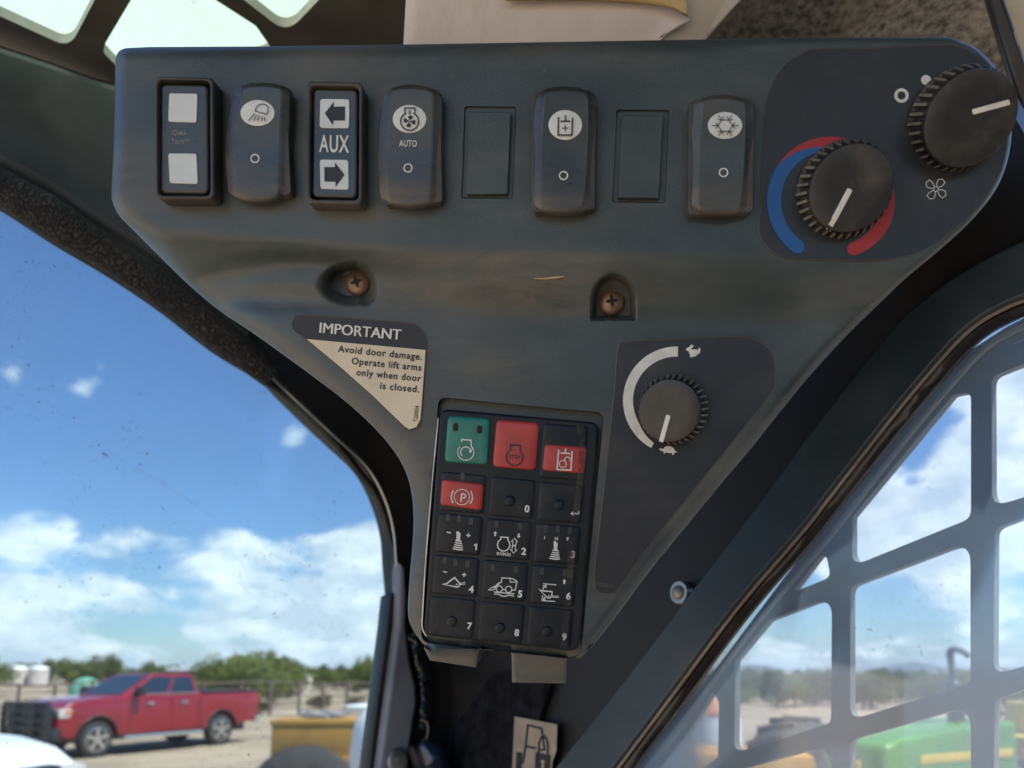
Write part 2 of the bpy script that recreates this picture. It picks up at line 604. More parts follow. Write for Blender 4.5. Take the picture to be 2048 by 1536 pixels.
def curve_slab_mesh(name, loops, thick, bevel=0.0):
    cu = bpy.data.curves.new('tmp', 'CURVE')
    cu.dimensions = '2D'
    cu.fill_mode = 'BOTH'
    cu.extrude = max(thick / 2 - bevel, 1e-5)
    cu.bevel_depth = bevel
    cu.bevel_resolution = 2
    cu.offset = -bevel
    for lp in loops:
        sp = cu.splines.new('POLY')
        sp.points.add(len(lp) - 1)
        for q, (u, v) in zip(sp.points, lp):
            q.co = (u, v, 0, 1)
        sp.use_cyclic_u = True
    o = bpy.data.objects.new('tmp', cu)
    COL.objects.link(o)
    dg = bpy.context.evaluated_depsgraph_get()
    me = bpy.data.meshes.new_from_object(o.evaluated_get(dg))
    bpy.data.objects.remove(o)
    bpy.data.curves.remove(cu)
    me.name = name
    me.materials.clear()
    return me


def slab(name, outline, plane, h, thick, material, parent=None, holes=(), bevel=0.0, edge_mat=None, local=False):
    """plate with its inner face at height h over the plane, outline and holes given in photograph pixels"""
    K = 100.0
    loops = [[(u * K, v * K) for u, v in (plane.uv(x, y, h) for x, y in lp)] for lp in (outline, *holes)]
    me = curve_slab_mesh(name, loops, thick * K, bevel * K)
    for v in me.vertices:
        v.co = plane.at(v.co.x / K, v.co.y / K, h - thick / 2 + v.co.z / K)
    o = obj(name, me, material, parent, smooth=35)
    if edge_mat:
        me.materials.append(edge_mat)
        for p in me.polygons:
            if abs(p.normal.dot(plane.n)) < 0.7:
                p.material_index = 1
    return o


def flat(pts_list, pos):
    """pixel polygons -> one mesh; pts_list = [(points, faces or None)]"""
    V, Fc = [], []
    for pts, fcs in pts_list:
        b = len(V)
        V += [pos(x, y) for x, y in pts]
        for f in (fcs if fcs else [list(range(len(pts)))]):
            Fc.append([b + i for i in f])
    return V, Fc


def decal(name, pieces, pos, material, parent, lift=0.0):
    V, Fc = flat(pieces, pos)
    return obj(name, mesh(name, V, Fc), material, parent)


def stroke(pts, w, closed=False):
    P = [Vector(p) for p in pts]
    n = len(P)
    Lp, Rp = [], []
    for i in range(n):
        if closed:
            a, b = P[i - 1], P[(i + 1) % n]
            d0, d1 = (P[i] - a).normalized(), (b - P[i]).normalized()
        else:
            d1 = (P[i + 1] - P[i]).normalized() if i < n - 1 else (P[i] - P[i - 1]).normalized()
            d0 = (P[i] - P[i - 1]).normalized() if i > 0 else d1
        t = (d0 + d1)
        t = t.normalized() if t.length > 1e-6 else d1
        nn = Vector((-t.y, t.x))
        k = 1.0 / max(0.5, abs(nn.dot(Vector((-d1.y, d1.x)))))
        Lp.append(P[i] + nn * w / 2 * k)
        Rp.append(P[i] - nn * w / 2 * k)
    pts2 = [(p.x, p.y) for p in Lp + Rp]
    fc = []
    for i in range(n if closed else n - 1):
        j = (i + 1) % n
        fc.append([i, j, n + j, n + i])
    return pts2, fc


def arc(cx, cy, r, a0, a1, n=20, ry=None):
    ry = r if ry is None else ry
    return [(cx + r * math.cos(R(a0 + (a1 - a0) * k / n)), cy + ry * math.sin(R(a0 + (a1 - a0) * k / n))) for k in range(n + 1)]


def ring(cx, cy, ro, ri, n=28):
    pts = arc(cx, cy, ro, 0, 360 - 360 / n, n - 1) + arc(cx, cy, ri, 0, 360 - 360 / n, n - 1)
    return pts, [[i, (i + 1) % n, n + (i + 1) % n, n + i] for i in range(n)]


def disc(cx, cy, r, n=28, ry=None):
    return arc(cx, cy, r, 0, 360 - 360 / n, n - 1, ry), None


def poly(pts):
    return list(pts), None


_CAP = []


def text_piece(s, x, y, cap, ang=0.0, align='CENTER', xs=1.0, bold=0.0, width=None):
    """lettering as pixel-space triangles; (x, y) = baseline anchor, cap = capital height in pixels, ang clockwise degrees,
    width = length of the line in pixels"""
    def make(body, off_):
        cu = bpy.data.curves.new('tmp', 'FONT')
        cu.body = body
        cu.align_x = align
        cu.resolution_u = 4
        cu.offset = off_
        cu.space_character = 1.0 + 6.0 * off_
        cu.fill_mode = 'FRONT'
        o = bpy.data.objects.new('tmp', cu)
        COL.objects.link(o)
        dg = bpy.context.evaluated_depsgraph_get()
        me = bpy.data.meshes.new_from_object(o.evaluated_get(dg))
        bpy.data.objects.remove(o)
        bpy.data.curves.remove(cu)
        return me
    if not _CAP:
        m0 = make('H', 0.0)
        _CAP.append(max(v.co.y for v in m0.vertices) - min(v.co.y for v in m0.vertices))
        bpy.data.meshes.remove(m0)
    me = make(s, bold)
    k = cap / _CAP[0]
    kx = k * xs
    if width:
        w = max(v.co.x for v in me.vertices) - min(v.co.x for v in me.vertices)
        kx = width / w
    ca, sa = math.cos(R(ang)), math.sin(R(ang))
    pts = []
    for v in me.vertices:
        u, w = v.co.x * kx, -v.co.y * k
        pts.append((x + u * ca - w * sa, y + u * sa + w * ca))
    fc = [list(p.vertices) for p in me.polygons]
    bpy.data.meshes.remove(me)
    return pts, fc


def tube_mesh(name, path, rad, seg=10, flatten=1.0, nrm=None):
    """tube along 3-D points; rad number or list; flatten scales along nrm"""
    V, Fc = [], []
    n = len(path)
    for i, p in enumerate(path):
        t = (path[min(i + 1, n - 1)] - path[max(i - 1, 0)]).normalized()
        a = (nrm - t * nrm.dot(t)).normalized() if nrm is not None else t.orthogonal().normalized()
        if nrm is None and i > 0:
            a = (pa - t * pa.dot(t)).normalized()
        pa = a
        b = t.cross(a)
        r = rad[i] if isinstance(rad, (list, tuple)) else rad
        for k in range(seg):
            an = 2 * math.pi * k / seg
            V.append(p + a * (math.cos(an) * r * flatten) + b * (math.sin(an) * r))
    for i in range(n - 1):
        for k in range(seg):
            k2 = (k + 1) % seg
            Fc.append([i * seg + k, i * seg + k2, (i + 1) * seg + k2, (i + 1) * seg + k])
    Fc.append(list(range(seg))[::-1])
    Fc.append([(n - 1) * seg + k for k in range(seg)])
    return mesh(name, V, Fc)

# ------------------------------------------------------------------ cab planes
dS = Vector((-0.574, 0.819, 0)).normalized()            # cab forward, seen from this camera
S0 = Vector((0.22, 0.33, CAMZ))
PS = Plane(S0, Vector((-dS.y, dS.x, 0)))                 # right-hand side wall
C0 = Vector((-0.058, 0.727, CAMZ))                       # front right corner
PD = Plane(C0, -dS)                                      # front door plane
PR = Plane((0, 0.5, CAMZ + 0.47), (0, 0, -1), up=Vector((0, 1, 0)))   # roof

# ------------------------------------------------------------------ ground and hills (the setting)
def smoothstep(a, b, x):
    t = np.clip((x - a) / (b - a), 0, 1)
    return t * t * (3 - 2 * t)


M['sand'] = mat('desert_dirt', (0.335, 0.265, 0.19), 0.95, var=0.35, vscale=0.35, dust=0.55, dustcol=(0.38, 0.30, 0.215), dscale=0.12, bump=0.6, bscale=6.0, spec=0.1)
M['hill'] = mat('far_hill_scrub', (0.105, 0.11, 0.10), 0.95, var=0.3, vscale=0.004, spec=0.0)
g = []
gf = []
xs = [-9000, -3000, -900, -300, -120, -60, -30, -15, -5, 0, 5, 15, 30, 60, 120, 300, 900, 3000, 9000]
for y in xs:
    for x in xs:
        near = max(abs(x), abs(y)) < 200
        g.append((x, y, (random.uniform(-0.02, 0.02) if near else 0)))
nx = len(xs)
for j in range(nx - 1):
    for i in range(nx - 1):
        gf.append([j * nx + i, j * nx + i + 1, (j + 1) * nx + i + 1, (j + 1) * nx + i])
tag(obj('ground', mesh('ground', g, gf), M['sand'], smooth=180), 'tan desert dirt yard', kind='structure')


def ridge(name, dist, pts, depth):
    V, Fc = [], []
    n = 0
    rnd = random.Random(3)
    for k in range(len(pts) - 1):
        (xa, ya), (xb, yb) = pts[k], pts[k + 1]
        steps = max(2, int(abs(xb - xa) / 14))
        for s_ in range(steps):
            t = s_ / steps
            px, py = xa + (xb - xa) * t, ya + (yb - ya) * t + rnd.uniform(-1.2, 1.2)
            r = ray(px, py)
            k2 = dist / r.y
            top = CAM + r * k2
            V.extend([(top.x, dist - depth, -3), (top.x, dist, top.z), (top.x, dist + depth, -3)])
            n += 1
    for i in range(n - 1):
        b = i * 3
        Fc += [[b, b + 3, b + 4, b + 1], [b + 1, b + 4, b + 5, b + 2]]
    tag(obj(name, mesh(name, V, Fc), M['hill'], smooth=180), kind='structure')


ridge('hills', 5200, [(-500, 1341), (0, 1343), (420, 1346), (640, 1345), (690, 1338), (760, 1344), (1000, 1341), (1380, 1343), (1470, 1334), (1500, 1327),
                      (1560, 1338), (1660, 1341), (1740, 1337), (1800, 1333), (1822, 1325), (1850, 1331), (1960, 1340), (2060, 1334), (2300, 1340), (2700, 1338)], 900)

# ------------------------------------------------------------------ cab frame
cab = empty('cab_frame', (C0.x, C0.y, 0.6), 'dark painted machine cab frame around the corner console', 'cab frame')

# door frame: wide band on the door plane, from the roof down to the corner and the door post
seal_in = [(-600, 30), (-80, 300), (0, 340), (105, 398), (211, 473), (316, 541), (422, 622), (492, 678), (549, 752), (617, 822), (671, 873), (734, 935), (768, 1000), (786, 1064), (791, 1125), (797, 1200), (794, 1250), (756, 1536), (700, 1990)]
door_outline = [(-600, -190), (-80, 50), (0, 87), (103, 121), (188, 152), (232, 163), (300, 160), (915, 130), (915, 1990)] + [(p.x, p.y) for p in reversed(smooth_path(seal_in, 5))]
slab('door_frame', door_outline, PD, 0.0, 0.03, M['frame_dark'], cab, bevel=0.003)
# painted upper rail lying over the door frame
rail_o = [(-600, -192), (-80, 48), (0, 85), (103, 119), (188, 150), (240, 166), (330, 195), (520, 600), (500, 668)] + [(p.x, p.y) for p in reversed(smooth_path([(-600, 15), (-80, 285), (0, 330), (105, 386), (211, 458), (316, 525), (422, 604)], 5))]
slab('upper_rail', rail_o, PD, 0.02, 0.02, M['frame_paint'], cab, bevel=0.008)
# rubber seal with its bright lip
outer = [(-600, 100), (-80, 375), (0, 416), (105, 484), (211, 547), (316, 618), (422, 700), (537, 771), (610, 831), (671, 896), (710, 945), (747, 997), (770, 1064), (783, 1130), (780, 1195), (772, 1270), (752, 1400), (738, 1536), (680, 1990)]
op = smooth_path(outer, 6)
path = [PD.pos(p.x + 7, p.y - 2, -0.004) for p in op]
obj('door_seal', tube_mesh('door_seal', path, 0.0040, 8), M['rubber'], cab, smooth=60)
inner = [(540, 752), (617, 824), (671, 875), (734, 935), (770, 1000), (787, 1064), (792, 1125), (795, 1142)]
ip = smooth_path(inner, 6)
obj('seal_lip', tube_mesh('seal_lip', [PD.pos(p.x, p.y, 0.004) for p in ip], 0.0010, 6), M['trim'], cab, smooth=60)
# dark channel strip beside the post
slab('post_channel', rounded([(779, 1190), (798, 1180), (795, 1250), (757, 1536), (700, 1990), (678, 1990), (736, 1536), (773, 1250)], 2), PD, 0.003, 0.02, M['rubber'], cab, bevel=0.002)
# lower door post, painted
post = [(800, 1125), (812, 1135), (816, 1200), (814, 1250), (822, 1323), (834, 1372), (836, 1409), (829, 1445), (822, 1494), (819, 1536), (800, 1990), (698, 1990), (757, 1536), (795, 1250)]
slab('door_post', post, PD, 0.012, 0.02, M['post_paint'], cab, bevel=0.004)
# crumpled black tape running down beside the post
rnd = random.Random(5)
V, Fc = [], []
tp = smooth_path([(826, 1265), (838, 1310), (848, 1350), (853, 1385), (851, 1420), (848, 1450), (846, 1462)], 10)
for i, p in enumerate(tp):
    w = 15 + rnd.uniform(-2, 2)
    for k in range(5):
        s_ = k / 4 - 0.5
        V.append(PD.pos(p.x + s_ * w * 1.6, p.y + rnd.uniform(-2, 2), 0.010 + rnd.uniform(-0.0028, 0.0028) + 0.003 * (1 - 4 * s_ * s_)))
for i in range(len(tp) - 1):
    for k in range(4):
        a = i * 5 + k
        Fc.append([a, a + 1, a + 6, a + 5])
obj('tape', mesh('tape', V, Fc), M['tape'], cab, smooth=180)
hk = smooth_path([(842, 1440), (853, 1444), (856, 1462), (852, 1478), (844, 1482)], 5)
obj('wire_hook', tube_mesh('wire_hook', [PD.pos(p.x, p.y, 0.018) for p in hk], 0.0011, 6), M['trim_tan'], cab, smooth=60)

# right-hand wall (jamb) between the corner and the window bar
bar_l = [(1110, 1536), (1248, 1361), (1384, 1180), (1521, 1000), (1650, 826), (1779, 665), (1830, 612), (1900, 560), (1975, 515), (2048, 480), (2160, 440)]
bl = [(p.x, p.y) for p in smooth_path(bar_l, 4)]
slab('side_wall', [(880, 1990), (880, 120), (1960, 110), (2050, 270), (2180, 330), (2180, 470)] + [(x + 14, y + 12) for x, y in reversed(bl)] + [(905, 1990)], PS, 0.0, 0.03, M['frame_dark'], cab)
slab('felt_pad', rounded([(884, 1900), (884, 1500), (905, 1455), (950, 1400), (985, 1345), (1110, 1340), (1000, 1680)], 20), PS, 0.006, 0.004, M['carpet'], cab)
# flat window bar, slate paint
bar_r = [(1225, 1536), (1330, 1396), (1467, 1212), (1600, 1056), (1653, 988), (1770, 838), (1843, 750), (1902, 683), (1946, 643), (1990, 616), (2048, 591), (2160, 560)]
br = [(p.x, p.y) for p in smooth_path(bar_r, 4)]
slab('window_bar', [(885, 1822)] + bl + br[::-1] + [(975, 1862)], PS, 0.014, 0.016, M['bar_paint'], cab, bevel=0.0012)

# bolt on the wall beside the bar
bpos = PS.pos(1370, 1186, 0.004)
bm = bmesh.new()
bmesh.ops.create_cone(bm, cap_ends=True, segments=24, radius1=0.0075, radius2=0.0070, depth=0.006)
rot = PS.n.to_track_quat('Z', 'Y').to_matrix().to_4x4()
bmesh.ops.transform(bm, matrix=Matrix.Translation(bpos + PS.n * 0.003) @ rot, verts=bm.verts)
washer = bm_obj('bolt', bm, M['chrome'], cab, smooth=40)
bm = bmesh.new()
bmesh.ops.create_uvsphere(bm, u_segments=16, v_segments=8, radius=0.0046)
bmesh.ops.transform(bm, matrix=Matrix.Translation(bpos + PS.n * 0.006) @ rot @ Matrix.Diagonal((1, 1, 0.6, 1)), verts=bm.verts)
bm_obj('bolt_head', bm, M['metal'], washer, smooth=60)

# ------------------------------------------------------------------ side window: seals and pane
sw = empty('side_window', PS.pos(1500, 1300, 0), 'hazy dirty side window pane with dusty seal beside the slate bar', 'window')


def off(path, d):
    """pixel path moved sideways by d pixels (to the right of travel)"""
    out = []
    for i, (x, y) in enumerate(path):
        a, b = path[max(i - 1, 0)], path[min(i + 1, len(path) - 1)]
        t = Vector((b[0] - a[0], b[1] - a[1])).normalized()
        out.append((x - t.y * d, y + t.x * d))
    return out


br2 = [(975, 1862)] + br
for d_, rr, mm, h, nm in ((9, 0.0012, 'trim_tan', 0.010, 'seal_edge'), (22, 0.0045, 'rubber', 0.004, 'window_seal'), (36, 0.0008, 'label_edge', 0.004, 'glass_edge'), (58, 0.0013, 'trim_tan', -0.006, 'outer_seal_edge')):
    q = off(br2, d_)
    obj(nm, tube_mesh(nm, [PS.pos(x, y, h) for x, y in q], rr, 6), M[mm], sw, smooth=60)
pane = [(885, 1980), (975, 1862)] + br + [(2500, 480), (2500, 2300), (885, 2300)]
slab('pane', pane, PS, 0.0, 0.0005, M['side_glass'], sw)

# ------------------------------------------------------------------ side screen: steel plate with cut openings
h_ = -0.045
ops = [
    rounded([(1704, 1034), (1905, 790), (1941, 783), (1941, 1036), (1704, 1132)], [4, 14, 26, 26, 20]),
    rounded([(1700, 1174), (1940, 1083), (1940, 1366), (1700, 1440)], [22, 30, 16, 22]),
    rounded([(1584, 1185), (1650, 1098), (1660, 1154)], [3, 22, 16]),
    rounded([(1537, 1242), (1663, 1194), (1661, 1446), (1468, 1506), (1470, 1322)], [4, 26, 16, 18, 3]),
    rounded([(1697, 1660), (1700, 1480), (1940, 1411), (1942, 1660)], [0, 22, 34, 0]),
    rounded([(1986, 1660), (1989, 1400), (2140, 1346), (2140, 1660)], [0, 20, 20, 0]),
    rounded([(1989, 1058), (2140, 1000), (2140, 1306), (1987, 1349)], [22, 20, 20, 22]),
    rounded([(1983, 753), (2140, 690), (2140, 966), (1984, 1013)], [24, 20, 20, 24]),
    rounded([(1330, 1548), (1425, 1382), (1437, 1405), (1435, 1514), (1400, 1540)], [0, 4, 10, 10, 4]),
    rounded([(1440, 1660), (1466, 1543), (1662, 1490), (1662, 1660)], [0, 10, 34, 0]),
    rounded([(2012, 692), (2140, 625), (2140, 650)], 2),
]
plate = [(960, 1960), (1240, 1600), (1330, 1470), (1440, 1325), (1560, 1165), (1680, 1010), (1800, 860), (1870, 775), (1940, 700), (2010, 655), (2190, 560), (2190, 2000), (960, 2000)]
scr = slab('side_screen', plate, PS, h_, 0.006, M['screen_steel'], None, holes=ops, bevel=0.0006, edge_mat=M['screen_edge'])
tag(scr, 'blue-black steel guard screen with rounded openings outside the side window', 'guard screen')

# ------------------------------------------------------------------ door pane
dg_o = [(-700, 40)] + [(p.x + 9, p.y - 4) for p in op] + [(-700, 1990)]
dp = slab('door_window', dg_o, PD, -0.010, 0.0005, M['door_glass'], None)
tag(dp, 'dusty front door window pane with insect specks', 'window')

sm = smooth_path([(268, 938), (300, 952), (345, 980), (385, 1005), (425, 1035)], 4)
V = [PD.pos(p.x + s_ * (9 - 1.1 * i / 2), p.y - s_ * 7, -0.0094) for i, p in enumerate(sm) for s_ in (-0.5, 0.5)]
obj('smear', mesh('smear', V, [[2 * i, 2 * i + 1, 2 * i + 3, 2 * i + 2] for i in range(len(sm) - 1)]), M['smear'], dp)

# ------------------------------------------------------------------ roof: cut steel grid, tinted panel, headliner
rh = [
    rounded([(-120, -60), (226, -70), (139, 95), (-120, -22)], [0, 0, 32, 0], 10),
    rounded([(280, -40), (400, -20), (512, 52), (545, 100), (400, 160), (250, 150), (206, 104), (211, 86), (262, 0)], [0, 0, 30, 10, 0, 10, 12, 12, 0]),
    rounded([(410, -60), (574, 66), (704, -70)], [0, 40, 0], 10),
]
roof_o = [(-400, -300), (1700, -300), (2100, 60), (2100, 240), (-400, 240)]
rs = slab('roof_screen', roof_o, PR, 0.0, 0.008, M['roof_steel'], None, holes=rh, edge_mat=M['roof_edge'])
tag(rs, 'dark steel roof grid with rounded cut openings above the console', 'roof grid')
rg = slab('roof_window', [(-400, -340), (900, -340), (900, 260), (-400, 260)], PR, -0.05, 0.001, M['roof_glass'], None)
tag(rg, 'bright scratched pale green roof panel above the steel grid', 'roof panel')
# solid cab roof over and behind the seat (out of frame above)
nS = -PS.n                                              # outwards through the side window
q_ = [C0 + dS * 0.03 + nS * 0.10 - dS * 1.35, C0 + dS * 0.03 + nS * 0.10 - dS * 0.30, C0 + dS * 0.03 - nS * 1.0 - dS * 0.30, C0 + dS * 0.03 - nS * 1.0 - dS * 1.35]
rv = [Vector((p.x, p.y, CAMZ + 0.53)) for p in q_] + [Vector((p.x, p.y, CAMZ + 0.56)) for p in q_]
me = mesh('roof_shell', rv, [[0, 1, 2, 3], [7, 6, 5, 4], [0, 4, 5, 1], [1, 5, 6, 2], [2, 6, 7, 3], [3, 7, 4, 0]])
obj('roof_shell', me, M['frame_paint'], cab)


def cab_lid(name, a, b, c_, d_, z0, z1, material):
    vs_ = [Vector((p.x, p.y, z)) for z in (z0, z1) for p in (a, b, c_, d_)]
    obj(name, mesh(name, vs_, [[0, 3, 2, 1], [4, 5, 6, 7], [0, 1, 5, 4], [1, 2, 6, 5], [2, 3, 7, 6], [3, 0, 4, 7]]), material, cab)


f0 = C0 + dS * 0.06
cab_lid('roof_gap_cover', f0 + nS * 0.12, f0 - nS * 0.12, f0 - nS * 0.12 - dS * 0.36, f0 + nS * 0.12 - dS * 0.36, CAMZ + 0.565, CAMZ + 0.59, M['frame_paint'])  # unseen panel added over the roof gap to keep direct sun out


def cab_wall(name, a, b, z0, z1, material):
    t_ = (b - a).normalized()
    n_ = Vector((-t_.y, t_.x, 0)) * 0.015
    vs_ = [Vector((p.x, p.y, z)) + s_ * n_ for z in (z0, z1) for p, s_ in ((a, 1), (b, 1), (b, -1), (a, -1))]
    obj(name, mesh(name, vs_, [[0, 3, 2, 1], [4, 5, 6, 7], [0, 1, 5, 4], [1, 2, 6, 5], [2, 3, 7, 6], [3, 0, 4, 7]]), material, cab)


# unseen rest of the cab behind the camera, shaped to block light from behind: tub walls, floor, rear wall with its window opening
k_fr, k_fl = C0 + nS * 0.02, C0 - nS * 1.0
k_br, k_bl = k_fr - dS * 1.32, k_fl - dS * 1.32
cab_wall('tub_side', k_br, k_fr - dS * 0.02, 0.55, CAMZ - 0.42, M['frame_dark'])
cab_wall('tub_side', k_bl, k_fl - dS * 0.02, 0.55, CAMZ - 1.05, M['frame_dark'])
cab_wall('rear_light_block', k_br, k_br + dS * 0.62, CAMZ - 0.42, CAMZ + 0.52, M['frame_paint'])  # solid unseen panel added to block light from the right rear
cab_wall('rear_wall', k_bl, k_br, 0.55, CAMZ + 0.15, M['frame_paint'])
cab_wall('rear_header', k_bl, k_br, CAMZ + 0.36, CAMZ + 0.52, M['frame_paint'])
for p_, q2_ in ((k_bl, k_bl + nS * 0.12), (k_br - nS * 0.12, k_br)):
    cab_wall('rear_post', p_, q2_, CAMZ + 0.15, CAMZ + 0.36, M['frame_paint'])
fv = [Vector((p.x, p.y, 0.55)) for p in (k_fr, k_fl, k_bl, k_br)]
obj('floor_pan', mesh('floor_pan', fv + [v - Vector((0, 0, 0.03)) for v in fv], [[0, 1, 2, 3], [7, 6, 5, 4], [0, 4, 5, 1], [1, 5, 6, 2], [2, 6, 7, 3], [3, 7, 4, 0]]), M['frame_dark'], cab)
hl = slab('headliner', rounded([(1250, 260), (1250, -60), (1950, -80), (2040, 140), (2068, 330)], 10), Plane((0, 0.42, CAMZ + 0.36), (0, -0.35, -1), up=Vector((0, 1, 0))), 0.0, 0.012, M['headliner'], None)
tag(hl, 'fuzzy charcoal felt headliner above the climate knobs', 'headliner')
PT = Plane((0.25, 0.37, CAMZ + 0.3), (-0.35, -0.8, -0.35))
slab('corner_trim', [(1968, -30), (2000, -30), (2062, 150), (2100, 260), (2075, 300), (2036, 200)], PT, 0.0, 0.01, M['rubber'], cab, bevel=0.002)
slab('pale_trim', [(1996, -40), (2110, -40), (2110, 250), (2070, 180)], PT, -0.012, 0.004, M['film'], cab)

# folded papers tucked behind the console's top edge
pp = empty('paper_bundle', PR.pos(1100, 90, 0.16), 'folded white and tan papers tucked above the console', 'papers')
PP = Plane((0.02, 0.37, CAMZ + 0.24), (0, -1, -0.55))


def sheet(name, top, bot, h0, amp, material, n=26, thick=0.0012):
    V, Fc = [], []
    tpth, bpth = smooth_path(top, 8), smooth_path(bot, 8)

    def samp(p, t):
        f = t * (len(p) - 1)
        i = min(int(f), len(p) - 2)
        return p[i].lerp(p[i + 1], f - i)
    for i in range(n + 1):
        t = i / n
        a, b = samp(tpth, t), samp(bpth, t)
        for j in range(7):
            s_ = j / 6
            p = a.lerp(b, s_)
            V.append(PP.pos(p.x, p.y, h0 + amp * (math.sin(t * 5.3 + s_ * 1.6) + 0.4 * math.sin(t * 13 + s_ * 3))))
    for i in range(n):
        for j in range(6):
            a = i * 7 + j
            Fc.append([a, a + 7, a + 8, a + 1])
    o = obj(name, mesh(name, V, Fc), material, pp, smooth=180)
    md = o.modifiers.new('solid', 'SOLIDIFY')
    md.thickness = thick
    return o


sheet('white_sheet', [(816, -60), (1000, -60), (1240, -40), (1330, 10), (1378, 42)], [(804, 150), (1000, 150), (1240, 150), (1290, 130), (1312, 82)], 0.012, 0.0012, M['paper'])
sheet('tan_sheet', [(1000, -80), (1200, -80), (1340, -40), (1372, 8)], [(1010, 2), (1200, 2), (1330, 14), (1374, 32)], 0.016, 0.001, M['paper_tan'])
sheet('clear_sleeve', [(1300, -60), (1420, -50), (1520, -40)], [(1320, 140), (1390, 100), (1465, 18)], 0.006, 0.0015, M['film'])

# ------------------------------------------------------------------ control console
VP = ray(1130, 967).normalized()
PC = Plane(CAM + ray(1130, 500).normalized() * (0.31 / ray(1130, 500).normalized().dot(VP)), -VP)

left_edge = [(223, 398), (236, 428), (262, 456), (320, 514), (380, 572), (440, 622), (500, 662), (559, 704), (622, 750), (690, 802), (744, 851), (781, 893), (806, 932), (821, 975), (827, 1030), (825, 1090), (819, 1160), (816, 1225), (824, 1256), (844, 1286)]
right_edge = [(1161, 1316), (1190, 1287), (1227, 1240), (1300, 1142), (1370, 1056), (1448, 961), (1507, 891), (1565, 818), (1624, 747), (1691, 674), (1756, 610), (1808, 560), (1870, 508), (1930, 455), (1978, 400), (2006, 350), (2021, 290), (2023, 225), (2012, 178), (1988, 132), (1952, 97), (1905, 76)]
out_px = ([(p.x, p.y) for p in smooth_path([(1905, 76), (1880, 73)], 2)][:-1] + [(1700, 75), (1400, 79), (1100, 84), (800, 89), (500, 93), (300, 94)]
          + rounded([(300, 94), (231, 97), (230, 150)], [0, 40, 0])[1:-1] + [(229, 200), (227, 300), (223, 380)])
out_px = [tuple(p) for p in out_px] + [(p.x, p.y) for p in smooth_path(left_edge, 4)]
out_px += rounded([(846, 1292), (860, 1321), (953, 1335), (957, 1299), (1023, 1303), (1024, 1365), (1132, 1367), (1134, 1314)], [4, 6, 3, 9, 9, 2, 3, 3], 4)
out_px += [(p.x, p.y) for p in smooth_path(right_edge, 4)][:-1]
# resample
rs_ = []
for i in range(len(out_px)):
    a, b = Vector(out_px[i]), Vector(out_px[(i + 1) % len(out_px)])
    k = max(1, int((b - a).length / 9))
    for q in range(k):
        p = a.lerp(b, q / k)
        if not rs_ or (p - Vector(rs_[-1])).length > 1.5:
            rs_.append((p.x, p.y))
OUT = np.array(rs_)


def seg_dist(P, poly_):
    A, B = poly_, np.roll(poly_, -1, axis=0)
    d = np.full(len(P), 1e9)
    for a, b in zip(A, B):
        ab = b - a
        t = np.clip(((P - a) @ ab) / max(ab @ ab, 1e-9), 0, 1)
        q = P - (a + t[:, None] * ab)
        d = np.minimum(d, np.hypot(q[:, 0], q[:, 1]))
    return d


def inside(P, poly_):
    x, y = P[:, 0], P[:, 1]
    c = np.zeros(len(P), bool)
    A, B = poly_, np.roll(poly_, -1, axis=0)
    for (x1, y1), (x2, y2) in zip(A, B):
        if y1 == y2:
            continue
        k = ((y1 > y) != (y2 > y)) & (x < (x2 - x1) * (y - y1) / (y2 - y1) + x1)
        c ^= k
    return c


KP_REC = np.array(rounded([(878, 795), (1207, 826), (1160, 1318), (842, 1284)], [16, 16, 22, 22]))
BL1 = np.array(rounded([(930, 213), (1032, 214), (1025, 397), (923, 396)], 5, 3))
BL2 = np.array(rounded([(1234, 220), (1338, 221), (1330, 405), (1225, 404)], 5, 3))
YT_X = [200, 262, 300, 340, 450, 600, 700, 900, 1300, 1500, 1800, 2100]
YT_Y = [440, 448, 462, 474, 484, 494, 498, 505, 512, 520, 520, 520]


